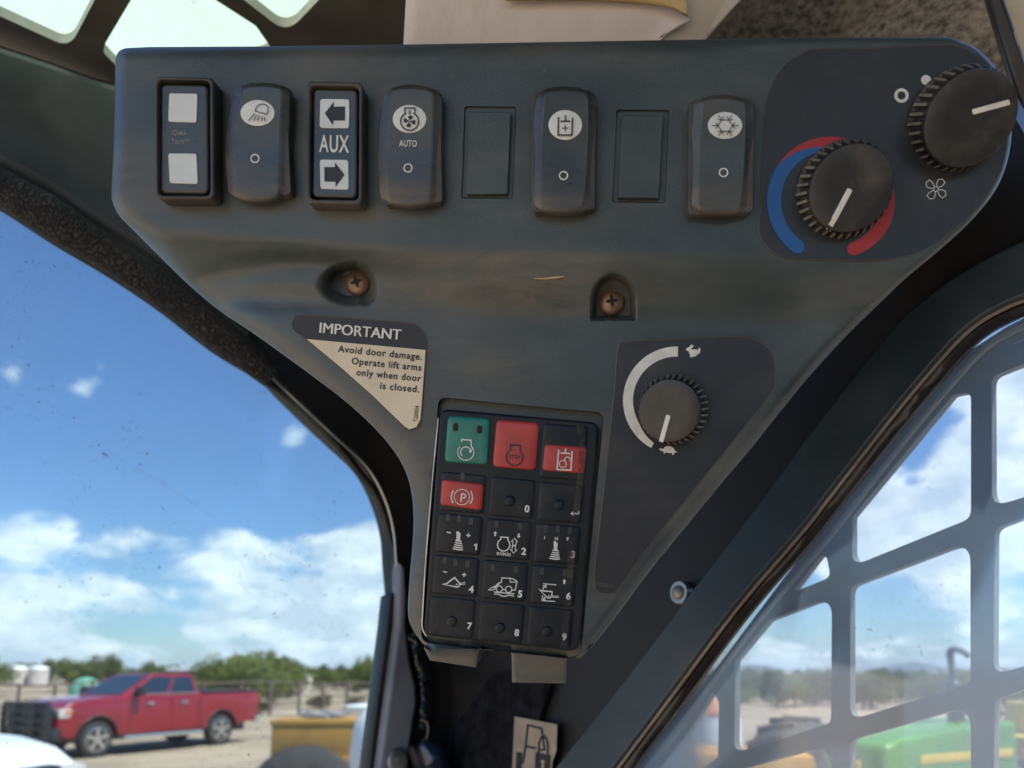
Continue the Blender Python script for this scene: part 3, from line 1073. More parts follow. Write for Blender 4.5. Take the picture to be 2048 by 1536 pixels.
def H(px, py, rim=True):
    """height of the console skin over the switch plane (metres, towards the operator)"""
    px, py = np.atleast_1d(np.asarray(px, float)), np.atleast_1d(np.asarray(py, float))
    yt = np.interp(px, YT_X, YT_Y)
    ex = 0.024 * (1 - smoothstep(230, 655, px))
    wid = 34 + 3500 * ex + 100 * smoothstep(560, 1050, px)
    fade = 1 - 0.55 * smoothstep(1500, 1760, px)
    h = -(0.010 * fade + ex) * smoothstep(yt - 12, yt + wid, py)
    h = h - 0.020 * smoothstep(1296, 1375, py) * (np.abs(px - 990) < 148)
    # soft swell between the two screw pockets
    h = h + 0.0016 * np.exp(-((px - 940) / 170) ** 2 - ((py - 575) / 30) ** 2)
    h = h - 0.0025 * np.exp(-((px - 520) / 150) ** 2 - ((py - 600) / 22) ** 2)
    # screw pockets
    dx, dy = px - 716, py - 566
    e = np.where(dx < 0, np.hypot(dx * 0.50, dy * 0.95 + dx * 0.05), np.hypot(dx * 1.08, dy * 1.0 - dx * 0.35))
    h = h - 0.011 * (1 - smoothstep(24, 44, e)) * np.where(dx < 0, smoothstep(-125, -20, dx), 1)
    dx, dy = px - 1226, py - 602
    e = np.where(dy < 0, np.hypot(dx, dy * 0.82), np.maximum(np.abs(dx), np.abs(dy) * 1.15))
    h = h - 0.010 * (1 - smoothstep(34, 46, e))
    P = np.stack([px, py], 1)
    for pl, dep in ((KP_REC, 0.0042), (BL1, 0.0011), (BL2, 0.0011)):
        ins = inside(P, pl)
        if ins.any():
            h = np.where(ins, h - dep, h)
    if rim:
        d = np.where(inside(P, OUT), seg_dist(P, OUT), 0.0)
        r = 26 + 14 * (1 - smoothstep(560, 700, px)) * smoothstep(380, 470, py) - 16 * smoothstep(1350, 1600, px) * (1 - smoothstep(520, 700, py)) + 14 * smoothstep(700, 850, px) * (1 - smoothstep(900, 960, px)) * smoothstep(700, 900, py)
        r = np.where(py > 1294, 9.0, r)
        k = np.clip(1 - d / r, 0, 1)
        h = h - r * 0.00021 * (1 - np.sqrt(np.clip(1 - k * k, 0, 1)))
    return h


def h1(x, y):
    return float(H([x], [y], False)[0])


def console_pos(lift):
    return lambda x, y: PC.pos(x, y, h1(x, y) + lift)


# point set: outline, inset rings, feature rings, grid
pts, edges = [], []


def add_loop(a):
    b = len(pts)
    pts.extend([tuple(p) for p in a])
    n = len(a)
    edges.extend([(b + i, b + (i + 1) % n) for i in range(n)])


def inset(a, d):
    a = np.asarray(a)
    t = np.roll(a, -1, 0) - np.roll(a, 1, 0)
    t /= np.maximum(np.hypot(t[:, 0], t[:, 1])[:, None], 1e-9)
    area = np.sum(a[:, 0] * np.roll(a[:, 1], -1) - np.roll(a[:, 0], -1) * a[:, 1])
    nrm = np.stack([-t[:, 1], t[:, 0]], 1) * (1 if area > 0 else -1)
    return a + nrm * d


add_loop(OUT)
for pl in (KP_REC, BL1, BL2):
    add_loop(inset(pl, -1.2))
    add_loop(inset(pl, 1.2))
free = []
for d in (1.2, 3, 6, 10, 15, 21, 28):
    q = inset(OUT, d)
    ok = inside(q, OUT) & (seg_dist(q, OUT) > d * 0.93)
    free.append(q[ok])
gx, gy = np.meshgrid(np.arange(226, 2024, 11.0), np.arange(80, 1360, 11.0))
gp = np.stack([gx.ravel() + (np.round(gy.ravel() / 11) % 2) * 5.5, gy.ravel()], 1)
free.append(gp[inside(gp, OUT) & (seg_dist(gp, OUT) > 31)])
for (x0, x1, y0, y1) in ((590, 775, 500, 625), (1165, 1290, 540, 660)):
    ax, ay = np.meshgrid(np.arange(x0, x1, 3.5), np.arange(y0, y1, 3.5))
    free.append(np.stack([ax.ravel() + 0.3, ay.ravel() + 0.2], 1))
for q in free:
    pts.extend([tuple(p) for p in q])
res = delaunay_2d_cdt([Vector(p) for p in pts], edges, [], 0, 1e-4)
vv = np.array([(v.x, v.y) for v in res[0]])
tri = [f for f in res[2]]
cen = np.array([vv[list(f)].mean(axis=0) for f in tri])
keep = inside(cen, OUT)
tri = [list(f) for f, k in zip(tri, keep) if k]
hh = H(vv[:, 0], vv[:, 1])
on_out = seg_dist(vv, OUT) < 0.05
V = [PC.pos(x, y, h) for (x, y), h in zip(vv, hh)]
# skirt backwards
from collections import Counter
ec = Counter()
dirE = {}
for f in tri:
    for i in range(len(f)):
        a, b = f[i], f[(i + 1) % len(f)]
        ec[frozenset((a, b))] += 1
        dirE[frozenset((a, b))] = (a, b)
bnd = [dirE[e] for e, c in ec.items() if c == 1]
sk = {}
for a, b in bnd:
    for v in (a, b):
        if v not in sk:
            q1 = V[v] - PC.n * 0.03
            V.append(q1)
            V.append(V[v] - PC.n * 0.10)
            sk[v] = len(V) - 2
for a, b in bnd:
    tri.append([b, a, sk[a], sk[b]])
    tri.append([sk[b], sk[a], sk[a] + 1, sk[b] + 1])
console = empty('control_console', PC.pos(1000, 1330, -0.05), 'black moulded corner console with a row of rocker switches and three knobs', 'control console')
hs = obj('housing', mesh('housing', V, tri), M['console'], console, smooth=50)
X_, Y_ = vv[:, 0], vv[:, 1]
g2 = lambda cx_, cy_, sx_, sy_: np.exp(-((X_ - cx_) / sx_) ** 2 - ((Y_ - cy_) / sy_) ** 2)
dirt_ = (0.75 * g2(1050, 585, 330, 55) + 0.6 * g2(1000, 518, 250, 16) + 0.55 * g2(640, 600, 120, 22) + 0.5 * g2(1090, 555, 110, 45)
         + 0.5 * g2(980, 740, 110, 60) + 0.6 * g2(835, 1240, 30, 130) + 0.9 * g2(1000, 1320, 170, 28) + 0.5 * g2(1120, 420, 120, 40)
         + 0.5 * g2(1250, 395, 60, 25) + 0.4 * g2(350, 415, 120, 18) + 0.45 * g2(700, 425, 160, 18) + 0.6 * g2(1170, 1300, 30, 40)
         + 0.35 * g2(1700, 600, 160, 60) + 0.4 * g2(300, 130, 130, 30))
ca = hs.data.attributes.new('dirt', 'FLOAT', 'POINT')
full = np.zeros(len(hs.data.vertices), np.float32)
full[:len(dirt_)] = np.clip(dirt_, 0, 1)
ca.data.foreach_set('value', full)

# blank plates
for q in ([(938, 223), (1022, 224), (1015, 388), (933, 388)], [(1244, 230), (1327, 231), (1318, 396), (1236, 395)]):
    slab('blank_plate', rounded(q, 2, 2), PC, 0.0012, 0.0026, M['console'], console, bevel=0.0003)

# Phillips screws
for (x, y, hz, rot_) in ((715, 566, -0.0085, 15), (1223, 604, -0.0095, 5)):
    c = PC.pos(x, y, h1(x, y) + 0.0006)
    rad = 24 * 0.00021 * 1.05
    bm = bmesh.new()
    bmesh.ops.create_uvsphere(bm, u_segments=28, v_segments=12, radius=1.0)
    bmesh.ops.delete(bm, geom=[v for v in bm.verts if v.co.z < -0.01], context='VERTS')
    rotm = PC.n.to_track_quat('Z', 'Y').to_matrix().to_4x4()
    bmesh.ops.transform(bm, matrix=Matrix.Translation(c) @ rotm @ Matrix.Diagonal((rad, rad, rad * 0.42, 1)), verts=bm.verts)
    so = bm_obj('screw', bm, M['screw'], console, smooth=60)
    star = []
    for k in range(16):
        a = 2 * math.pi * k / 16 + R(rot_)
        rr = (1.0, 0.62, 0.36, 0.62)[k % 4] * rad * 0.52
        star.append((math.cos(a) * rr, math.sin(a) * rr))
    V = [c + PC.n * (rad * 0.425) + PC.e1 * u + PC.e2 * v for u, v in star] + [c + PC.n * (rad * 0.20)]
    V2 = [c + PC.n * (rad * 0.40 + 0.00018) + PC.e1 * u + PC.e2 * v for u, v in star]
    obj('cross_slot', mesh('cross_slot', V2, [list(range(16))]), M['black_hole'], so)

pos0 = lambda h: (lambda x, y: PC.pos(x, y, h))


# ------------------------------------------------------------------ rocker switches
def rocker(label, TL, TR, BR, BL, bl_, br_, top, bot, facet=0.70):
    """convex rocker cap with a faceted face; corners of the face in pixels, bl_/br_ = bulge of the sides"""
    sv = [-1, -0.93, -facet, -0.4, 0, 0.4, facet, 0.93, 1]
    tv = [0, 0.03, 0.08, 0.18, 0.3, 0.42, 0.5, 0.58, 0.7, 0.82, 0.92, 0.97, 1]
    V, Fc = [], []

    def face_px(s_, t):
        q = 4 * t * (1 - t)
        xl = TL[0] + (BL[0] - TL[0]) * t - bl_ * q
        xr = TR[0] + (BR[0] - TR[0]) * t + br_ * q
        x = xl + (xr - xl) * (s_ + 1) / 2
        yt_ = TL[1] + (TR[1] - TL[1]) * (s_ + 1) / 2 - (max(TL[1], TR[1]) - top) * (1 - abs(s_) ** 2.2)
        yb_ = BL[1] + (BR[1] - BL[1]) * (s_ + 1) / 2 + (bot - max(BL[1], BR[1])) * (1 - abs(s_) ** 2.2)
        return x, yt_ + (yb_ - yt_) * t

    def height(s_, t):
        hgt = 0.0074 - 0.0020 * t + 0.0016 * abs(2 * t - 1) ** 1.6 * (1 if t > 0.5 else 0.5)
        fall = max(0.0, (abs(s_) - facet) / (1 - facet))
        hgt -= 0.0020 * fall
        e = min(t, 1 - t)
        if e < 0.05:
            hgt -= 0.0010 * (1 - e / 0.05) ** 2
        return hgt
    ns, ntt = len(sv), len(tv)
    for t in tv:
        for s_ in sv:
            x, y = face_px(s_, t)
            V.append(PC.pos(x, y, height(s_, t)))
    for j in range(ntt - 1):
        for i in range(ns - 1):
            a = j * ns + i
            Fc.append([a, a + ns, a + ns + 1, a + 1])
    ringi = [i for i in range(ns)] + [j * ns + ns - 1 for j in range(1, ntt)] + [(ntt - 1) * ns + i for i in range(ns - 2, -1, -1)] + [j * ns for j in range(ntt - 2, 0, -1)]
    b = len(V)
    for i in ringi:
        V.append(V[i] - PC.n * 0.0028)
    n = len(ringi)
    for k in range(n):
        k2 = (k + 1) % n
        Fc.append([ringi[k], ringi[k2], b + k2, b + k])
    o = obj('rocker_switch', mesh('rocker_switch', V, Fc), M['rocker'], console, smooth=24)
    md = o.modifiers.new('bevel', 'BEVEL')
    md.width = 0.00045
    md.segments = 2
    md.angle_limit = R(22)
    tag(o, label)
    da = o.data.attributes.new('dirt', 'FLOAT', 'POINT')
    vals = np.zeros(len(o.data.vertices), np.float32)
    for j, t in enumerate(tv):
        for i, s_ in enumerate(sv):
            vals[j * ns + i] = 0.85 * max(0.0, (t - 0.55) / 0.45) + 0.35 * (abs(s_) > 0.9)
    vals[ns * ntt:] = 0.9
    da.data.foreach_set('value', vals)
    # base under the cap
    cx, cy = (TL[0] + TR[0] + BL[0] + BR[0]) / 4, (TL[1] + TR[1] + BL[1] + BR[1]) / 4
    q0 = PC.pos(cx, cy, 0.006) - PC.p0
    u0, v0 = q0.dot(PC.e1), q0.dot(PC.e2)
    hw, hh_ = (TR[0] - TL[0]) * 0.5 * 0.000200, (bot - top) * 0.5 * 0.000168
    K = 100
    lp = rounded([(-hw, -hh_), (hw, -hh_), (hw, hh_), (-hw, hh_)], 0.002, 3)
    me = curve_slab_mesh('switch_base', [[((u0 + u) * K, (v0 + v) * K) for u, v in lp]], 0.0052 * K, 0.0003 * K)
    for v in me.vertices:
        v.co = PC.at(v.co.x / K, v.co.y / K, 0.0026 + v.co.z / K)
    obj('switch_base', me, M['rocker_side'], o, smooth=35)
    return o, lambda lift: (lambda x, y: PC.pos(x, y, height(0, min(1, max(0, (y - top) / (bot - top)))) + lift))


def lens(o, sp, cx, cy, rx, ry):
    P_ = [(cx, cy)] + arc(cx, cy, rx, 0, 360 - 10, 35, ry)
    V = [sp(0.0007 if i == 0 else 0.00018)(x, y) for i, (x, y) in enumerate(P_)]
    obj('lens', mesh('lens', V, [[0, 1 + i, 1 + (i + 1) % 36] for i in range(36)]), M['lens'], o, smooth=180)


# lights
o, sp = rocker('rocker switch with a work light symbol', (470, 175), (580, 177), (573, 386), (457, 386), 13, 3, 165, 403)
lens(o, sp, 515, 226, 34, 26)
Z = lambda x, y: (300 + x / 4.8, 120 + y / 4.8)
decal('symbol', [stroke([Z(1010, 490), Z(1018, 455), Z(1045, 428), Z(1080, 420), Z(1112, 430), Z(1132, 455), Z(1132, 485), Z(1118, 521)], 1.7, True)] +
      [stroke([Z(*a), Z(*b)], 1.7) for a, b in (((1000, 515), (943, 585)), ((1022, 527), (993, 583)), ((1047, 530), (1030, 584)), ((1075, 540), (1070, 585)), ((1097, 545), (1103, 588)))],
      sp(0.0009), M['print_black'], o)
decal('ring_mark', [ring(510, 317, 9.3, 6.6)], sp(0.0003), M['print_white'], o)
# fan auto
o, sp = rocker('rocker switch marked AUTO with an engine fan symbol', (768, 183), (883, 187), (875, 402), (761, 397), 10, 4, 170, 415)
lens(o, sp, 819, 238, 33.5, 28)
Z = lambda x, y: (740 + x / 5.294, 150 + y / 5.294)
sym = [stroke([Z(*p) for p in [(380, 412), (368, 395), (368, 348), (475, 348), (475, 392), (462, 412)]], 2.4), stroke([Z(x, y) for x, y in arc(418, 490, 95, -65, 245, 30)], 2.6), text_piece('R', *Z(421, 415), 8, xs=0.9, bold=0.01)]
for k in range(4):
    a0 = 90 * k + 20
    bl_pts = [(418, 490)] + [(418 + r_ * math.cos(R(a0 + da)), 490 + r_ * math.sin(R(a0 + da))) for r_, da in ((28, -35), (52, -40), (64, -18), (64, 12), (48, 22), (24, 10))]
    sym.append(poly([Z(*p) for p in bl_pts]))
decal('symbol', sym, sp(0.0009), M['print_black'], o)
decal('lettering', [text_piece('AUTO', 816, 293, 12.5, 1.5, bold=0.010, width=35)], sp(0.0003), M['print_white'], o)
decal('ring_mark', [ring(816, 336, 9.3, 6.6)], sp(0.0003), M['print_white'], o)
# hydraulic
o, sp = rocker('scuffed rocker switch with a hydraulic cylinder symbol', (1073, 185), (1191, 188), (1180, 417), (1065, 413), 7, 7, 173, 429)
lens(o, sp, 1130.5, 250, 33.5, 30)
Z = lambda x, y: (1090 + x / 4.995, 230 + y / 4.995)
decal('symbol', [stroke([Z(135, 20), Z(130, 200), Z(268, 200), Z(275, 25)], 3), stroke([Z(155, 62), Z(252, 62)], 3), stroke([Z(205, 0), Z(205, 62)], 2.8),
                 stroke([Z(168, 130), Z(233, 130)], 1.8), stroke([Z(201, 97), Z(200, 163)], 1.8)], sp(0.0009), M['print_black'], o)
decal('ring_mark', [ring(1127, 351, 9.3, 6.6)], sp(0.0003), M['print_white'], o)
# air conditioning
o, sp = rocker('rocker switch with a snowflake symbol', (1389, 203), (1508, 207), (1496, 420), (1381, 415), 6, 5, 190, 431)
lens(o, sp, 1450, 251, 34.5, 27)
sym = []
hx = [(1450.4 + 14.5 * math.cos(R(60 * k)), 251 + 13 * math.sin(R(60 * k))) for k in range(6)]
sym.append(stroke(hx, 1.6, True))
for k in range(6):
    c_, s_ = math.cos(R(60 * k)), math.sin(R(60 * k))
    f = lambda r_, a: (1450.4 + r_ * math.cos(R(60 * k + a)), 251 + r_ * 0.9 * math.sin(R(60 * k + a)))
    sym.append(stroke([f(13, 0), f(27, 0)], 1.6))
    sym.append(stroke([f(14.5, 0), f(20.5, 20)], 1.5))
    sym.append(stroke([f(14.5, 0), f(20.5, -20)], 1.5))
decal('symbol', sym, sp(0.0009), M['print_black'], o)
decal('ring_mark', [ring(1447, 345, 9.6, 6.8)], sp(0.0003), M['print_white'], o)


# ------------------------------------------------------------------ framed switches
def framed(label, fr, well, act):
    """frame with a well and a sunken paddle"""
    o = slab('framed_switch', rounded(fr, 12, 5), PC, 0.0082, 0.0085, M['frame_plastic'], console, holes=[rounded(well, 12, 5)], bevel=0.0006)
    tag(o, label)
    slab('paddle', rounded(act, 13, 5), PC, 0.0062, 0.0070, M['rocker'], o, bevel=0.0011)
    return o


o = framed('framed switch with two white squares', [(309, 152), (427, 155), (428, 398), (310, 397)], [(315, 159), (419, 161), (420, 391), (316, 390)], [(320, 166), (416, 168), (417, 388), (318, 387)])
for q in ([(338, 186), (395, 187), (393, 245), (336, 243)], [(336, 306), (393, 307), (396, 368), (339, 366)]):
    slab('lens', rounded(q, 5, 4), PC, 0.0066, 0.0012, M['lens'], o, bevel=0.0002)
decal('lettering', [text_piece('Quick', 359, 270, 10, 0, width=30), text_piece('Tatch\u2122', 361, 288, 10, 0, width=36)], pos0(0.0064), M['print_grey'], o)
o = framed('framed switch marked AUX with two arrow squares', [(613, 161), (725, 164), (724, 409), (611, 406)], [(621, 171), (718, 173), (717, 400), (619, 398)], [(625, 175), (716, 177), (714, 397), (622, 395)])
Z = lambda x, y: (500 + x / 2.926, 100 + y / 2.926)
for q in ([(410, 285), (582, 287), (580, 458), (407, 455)], [(407, 640), (575, 642), (578, 818), (412, 812)]):
    slab('lens', rounded([Z(*p) for p in q], 6, 4), PC, 0.0066, 0.0012, M['lens'], o, bevel=0.0002)
decal('arrow', [poly([Z(*p) for p in [(437, 370), (490, 303), (490, 332), (555, 330), (555, 412), (487, 412), (485, 440)]])], pos0(0.0068), M['print_black'], o)
decal('arrow', [poly([Z(*p) for p in [(552, 730), (497, 658), (497, 685), (435, 685), (435, 770), (500, 770), (500, 800)]])], pos0(0.0068), M['print_black'], o)
decal('lettering', [text_piece('AUX', 668, 304, 33, 1, bold=0.016, width=60)], pos0(0.0065), M['print_white'], o)

# ------------------------------------------------------------------ climate panel
cl = [(1518, 462), (1521, 420), (1528, 239), (1537, 185), (1564, 137), (1605, 108), (1641, 98), (1742, 97), (1890, 90), (1945, 104), (1986, 140), (2008, 185), (2015, 239), (2012, 300), (1996, 355), (1947, 424), (1896, 468), (1850, 498), (1800, 514), (1742, 521), (1605, 518), (1564, 513), (1532, 492)]
cp = slab('climate_panel', [(p.x, p.y) for p in smooth_path(cl, 4, True)], PC, 0.0006, 0.0016, M['decal'], console, bevel=0.00015)
tag(cp, 'dark rounded plate behind the heater and fan knobs')
edge = [(p.x, p.y) for p in smooth_path(cl, 4, True)]
obj('panel_edge', tube_mesh('panel_edge', [PC.pos(x, y, 0.00035) for x, y in edge + edge[:2]], 0.00022, 5), M['label_edge'], cp, smooth=60)
p5 = pos0(0.0009)
cx, cy = 1662, 401


def band(a0, a1, ro, ri, n=30, cap0=False, cap1=False):
    """curved band; ro/ri functions of angle (degrees, clockwise from +x in the picture)"""
    A = [a0 + (a1 - a0) * k / n for k in range(n + 1)]
    o_ = [(cx + ro(a) * math.cos(R(a)), cy + ro(a) * math.sin(R(a))) for a in A]
    i_ = [(cx + ri(a) * math.cos(R(a)), cy + ri(a) * math.sin(R(a))) for a in A]
    pc = [(o_ + i_, [[k, k + 1, n + 2 + k, n + 1 + k] for k in range(n)])]
    for flag, k in ((cap0, 0), (cap1, n)):
        if flag:
            m_ = Vector(o_[k]).lerp(Vector(i_[k]), 0.5)
            rd = Vector(o_[k]) - m_
            tn = Vector((-rd.y, rd.x)) * (1 if k else -1)
            pc.append(([tuple(m_ + rd * math.cos(R(q * 18)) + tn * math.sin(R(q * 18))) for q in range(11)], None))
    return pc


tp_ = lambda a: min(1.0, max(0.0, (a - 213) / 62.0))
decal('cold_arc', band(126, 277, lambda a: 128 - 26 * tp_(a) ** 1.0, lambda a: 100 - 1.0 * tp_(a), cap0=True), p5, M['print_blue'], cp)
decal('hot_arc', band(213, 425, lambda a: 128 if a < 380 else 128 - 8 * (a - 380) / 45, lambda a: (128 - 27 * tp_(a)) if a < 277 else (100 if a < 380 else 100 - 6 * (a - 380) / 45), n=40, cap1=True), pos0(0.00085), M['print_red'], cp)
decal('fan_mark', [ring(1803, 191, 14.5, 8.2)], p5, M['print_white'], cp)
decal('fan_mark', [disc(1852, 160, 10)], p5, M['print_white'], cp)
decal('fan_mark', [disc(1907, 154, 9.5)], p5, M['print_white'], cp)
sym = [stroke(arc(1872, 378, 4.6, 0, 330, 11), 1.3, True)]
for k in range(4):
    a = R(90 * k + 42)
    pl_ = [(4.8, -0.30), (11, -0.62), (19, -0.52), (23.5, -0.18), (22.5, 0.2), (15, 0.36), (8, 0.30), (4.8, 0.4)]
    sym.append(stroke([(1872 + r_ * math.cos(a + q), 378 + r_ * math.sin(a + q)) for r_, q in pl_], 1.5))
decal('fan_symbol', sym, p5, M['print_white'], cp)


# ------------------------------------------------------------------ knobs
def knob(label, base_px, cap_px, rb_px, rc_px, h0, height, i0, i1, iw, teeth=34, hook=False):
    b0 = PC.pos(*base_px, h0)
    c0 = PC.pos(*cap_px, h0 + height)
    ax = (c0 - b0)
    k = 1.0 / F
    dep = (b0 - CAM).dot(VP)
    rb, rc = rb_px * k * dep, rc_px * k * (dep - height)
    e1 = (PC.e1 - ax.normalized() * PC.e1.dot(ax.normalized())).normalized()
    e2 = ax.normalized().cross(e1)
    n = teeth * 6
    V, Fc = [], []
    prof = [(0.0, rb, rb), (0.10, rb, rb * 0.985), (0.12, rb * 0.995, rb * 0.90), (0.80, rc * 1.04, rc * 0.93), (0.86, rc * 1.01, rc * 0.97), (0.90, rc, rc), (0.985, rc * 0.985, rc * 0.985), (1.0, rc * 0.955, rc * 0.955), (0.985, rc * 0.5, rc * 0.5)]
    for t, ra, rg_ in prof:
        for i in range(n):
            a = 2 * math.pi * i / n
            r_ = ra if (i % 6) in (0, 1, 2) else rg_
            V.append(b0 + ax * t + e1 * (math.cos(a) * r_) + e2 * (math.sin(a) * r_))
    for j in range(len(prof) - 1):
        for i in range(n):
            i2 = (i + 1) % n
            Fc.append([j * n + i, j * n + i2, (j + 1) * n + i2, (j + 1) * n + i])
    Fc.append([(len(prof) - 1) * n + i for i in range(n)])
    o = obj('knob', mesh('knob', V, Fc), M['knob'], console, smooth=30)
    o.data.materials.append(M['rib'])
    for i in range(n):
        if i % 6 in (0, 1):
            o.data.polygons[2 * n + i].material_index = 1
    tag(o, label)
    # pointer inlay
    bar = stroke([i0, i1], iw)[0]
    q = [bar[0], bar[1], bar[3], bar[2]]
    me_o = slab('pointer', rounded(q, iw * 0.25, 3), Plane(c0, ax), 0.00045, 0.0016, M['print_white'], o, bevel=0.0002)
    if hook:
        j1 = hook
        bar = stroke([i1, j1], iw * 0.9)[0]
        V = [PC.pos(*bar[0], h0 + height * 1.0), PC.pos(*bar[2], h0 + height * 1.0), PC.pos(*bar[3], h0 + height * 0.45), PC.pos(*bar[1], h0 + height * 0.45)]
        obj('pointer_side', mesh('pointer_side', V, [[0, 1, 2, 3]]), M['print_white'], o)
    return o


knob('heater knob between the blue and red arcs', (1686, 383), (1703, 377), 87, 75, 0.0006, 0.0105, (1701, 378), (1668, 440), 11, hook=(1656, 460))
knob('fan speed knob beside the white dots', (1914, 241), (1942, 238), 88, 79, 0.0006, 0.0125, (1946, 224), (2020, 204), 11)

# ------------------------------------------------------------------ throttle plate and knob
hb = -0.010
th = [(1234, 712), (1238, 694), (1252, 684), (1370, 678), (1475, 673), (1506, 678), (1533, 694), (1550, 720), (1555, 746), (1548, 777), (1492, 850), (1362, 1011), (1290, 1102), (1240, 1172), (1225, 1186), (1203, 1186), (1190, 1172), (1191, 1120), (1204, 1015), (1216, 904), (1228, 790)]
thp = [(p.x, p.y) for p in smooth_path(th, 4, True)]
tpn = slab('throttle_panel', thp, PC, hb + 0.0005, 0.0014, M['decal'], console, bevel=0.00015)
tag(tpn, 'dark tapering plate behind the throttle knob')
obj('panel_edge', tube_mesh('panel_edge', [PC.pos(x, y, hb + 0.0003) for x, y in thp + thp[:2]], 0.00028, 5), M['label_edge'], tpn, smooth=60)
pt = pos0(hb + 0.0008)
cx, cy = 1354, 801
decal('throttle_arc', band(118.5, 271, lambda a: 108, lambda a: 88 + 9 * max(0, (150 - a) / 32)), pt, M['print_white'], tpn)
Z = lambda x, y: (1150 + x / 4.096, 640 + y / 4.096)
hare = [(905, 243), (922, 226), (938, 220), (945, 207), (962, 197), (957, 212), (979, 207), (968, 222), (950, 234), (957, 243), (985, 240), (1010, 245), (1013, 230), (1022, 227), (1029, 240), (1024, 268), (1012, 278), (1000, 285), (985, 300), (960, 300), (965, 310), (955, 305), (935, 300), (945, 290), (934, 272), (930, 256), (918, 252)]
decal('hare_symbol', [poly([Z(*p) for p in hare])], pt, M['print_white'], tpn)
tort = [(688, 1062), (694, 1053), (708, 1052), (722, 1058), (732, 1042), (752, 1033), (785, 1035), (808, 1050), (822, 1075), (842, 1083), (815, 1088), (806, 1106), (794, 1105), (798, 1090), (760, 1088), (738, 1085), (734, 1096), (724, 1092), (728, 1078), (708, 1072)]
decal('tortoise_symbol', [poly([Z(*p) for p in tort])], pt, M['print_white'], tpn)
decal('lettering', [text_piece('T292911', 1209, 1174, 8.2, 7, width=31)], pt, M['print_dim'], tpn)
knob('throttle knob between the hare and tortoise symbols', (1347, 819), (1338, 822), 68, 60, hb + 0.0005, 0.011, (1337, 830), (1322, 884), 9.5)

# ------------------------------------------------------------------ keypad module
kp = empty('keypad', PC.pos(1000, 1300, hb), 'black rubber keypad with green and red buttons set in the console', 'keypad')
kb = hb + 0.0012
body = rounded([(880, 817), (1199, 845), (1158, 1305), (846, 1271)], [18, 20, 24, 20], 6)
slab('keypad_body', body, PC, kb, 0.006, M['keypad'], kp, bevel=0.0011)
bl_side = [(877, 836), (870, 910), (861, 1010), (852, 1120), (846, 1220), (845, 1255), (853, 1272)]
obj('edge_highlight', tube_mesh('edge_highlight', [PC.pos(p.x, p.y, kb - 0.0008) for p in smooth_path(bl_side, 4)], 0.0004, 6), M['trim'], kp, smooth=60)  # bright metal tube drawn in as the highlight on the keypad's left edge


def pillow(name, quad, material, h0, h1_, rad=9, label=None):
    lp = rounded(quad, rad, 5)
    c = Vector((sum(p[0] for p in lp) / len(lp), sum(p[1] for p in lp) / len(lp)))
    V, Fc = [], []
    n = len(lp)
    prof = [(1.0, 0.0), (0.985, 0.45), (0.95, 0.72), (0.85, 0.90), (0.6, 0.985), (0.3, 1.0)]
    for k, t in prof:
        for x, y in lp:
            V.append(PC.pos(c.x + (x - c.x) * k, c.y + (y - c.y) * k, h0 + (h1_ - h0) * t))
    V.append(PC.pos(c.x, c.y, h1_))
    for j in range(len(prof) - 1):
        for i in range(n):
            i2 = (i + 1) % n
            Fc.append([j * n + i, j * n + i2, (j + 1) * n + i2, (j + 1) * n + i])
    for i in range(n):
        Fc.append([(len(prof) - 1) * n + i, (len(prof) - 1) * n + (i + 1) % n, len(V) - 1])
    o = obj(name, mesh(name, V, Fc), material, kp, smooth=60)
    if label:
        tag(o, label)
    return o


k1 = kb + 0.0006
ks = pos0(k1 + 0.0002)
kr = pos0(k1 + 0.0009)


def led(o, lst, hh=None):
    for x, y in lst:
        q = [(x - 4, y - 8), (x + 5, y - 7), (x + 4, y + 8), (x - 5, y + 7)]
        slab('indicator', rounded(q, 4, 4), PC, (hh or k1) + 0.00022, 0.0006, M['led'], o, bevel=0.0001)


def dimple(o, x, y):
    V = [PC.pos(x + 11 * math.cos(a), y + 11 * math.sin(a), k1 + 0.0001) for a in [2 * math.pi * k / 24 for k in range(24)]]
    V += [PC.pos(x + 8.5 * math.cos(a), y + 8.5 * math.sin(a), k1 + 0.0008) for a in [2 * math.pi * k / 24 for k in range(24)]]
    V += [PC.pos(x + 5 * math.cos(a), y + 5 * math.sin(a), k1 + 0.0009) for a in [2 * math.pi * k / 24 for k in range(24)]]
    Fc = [[j * 24 + i, j * 24 + (i + 1) % 24, (j + 1) * 24 + (i + 1) % 24, (j + 1) * 24 + i] for j in range(2) for i in range(24)]
    Fc.append(list(range(48, 72)))
    obj('button_nub', mesh('button_nub', V, Fc), M['key_black'], o, smooth=50)


def key_black(r, c, label):
    x0, y0 = 884 - 7.0 * (r - 1) + 98 * c, 943 + 83 * (r - 1) + 10 * c
    if r == 0:
        x0, y0 = 893 + 97 * c, 826 + 10 * c
    hgt = 108 if r == 0 else 77
    q = [(x0, y0), (x0 + 90, y0 + 8), (x0 + 90 - hgt * 0.085, y0 + 8 + hgt), (x0 - hgt * 0.085, y0 + hgt)]
    return pillow('key', q, M['key_black'], kb, k1, 8, label)


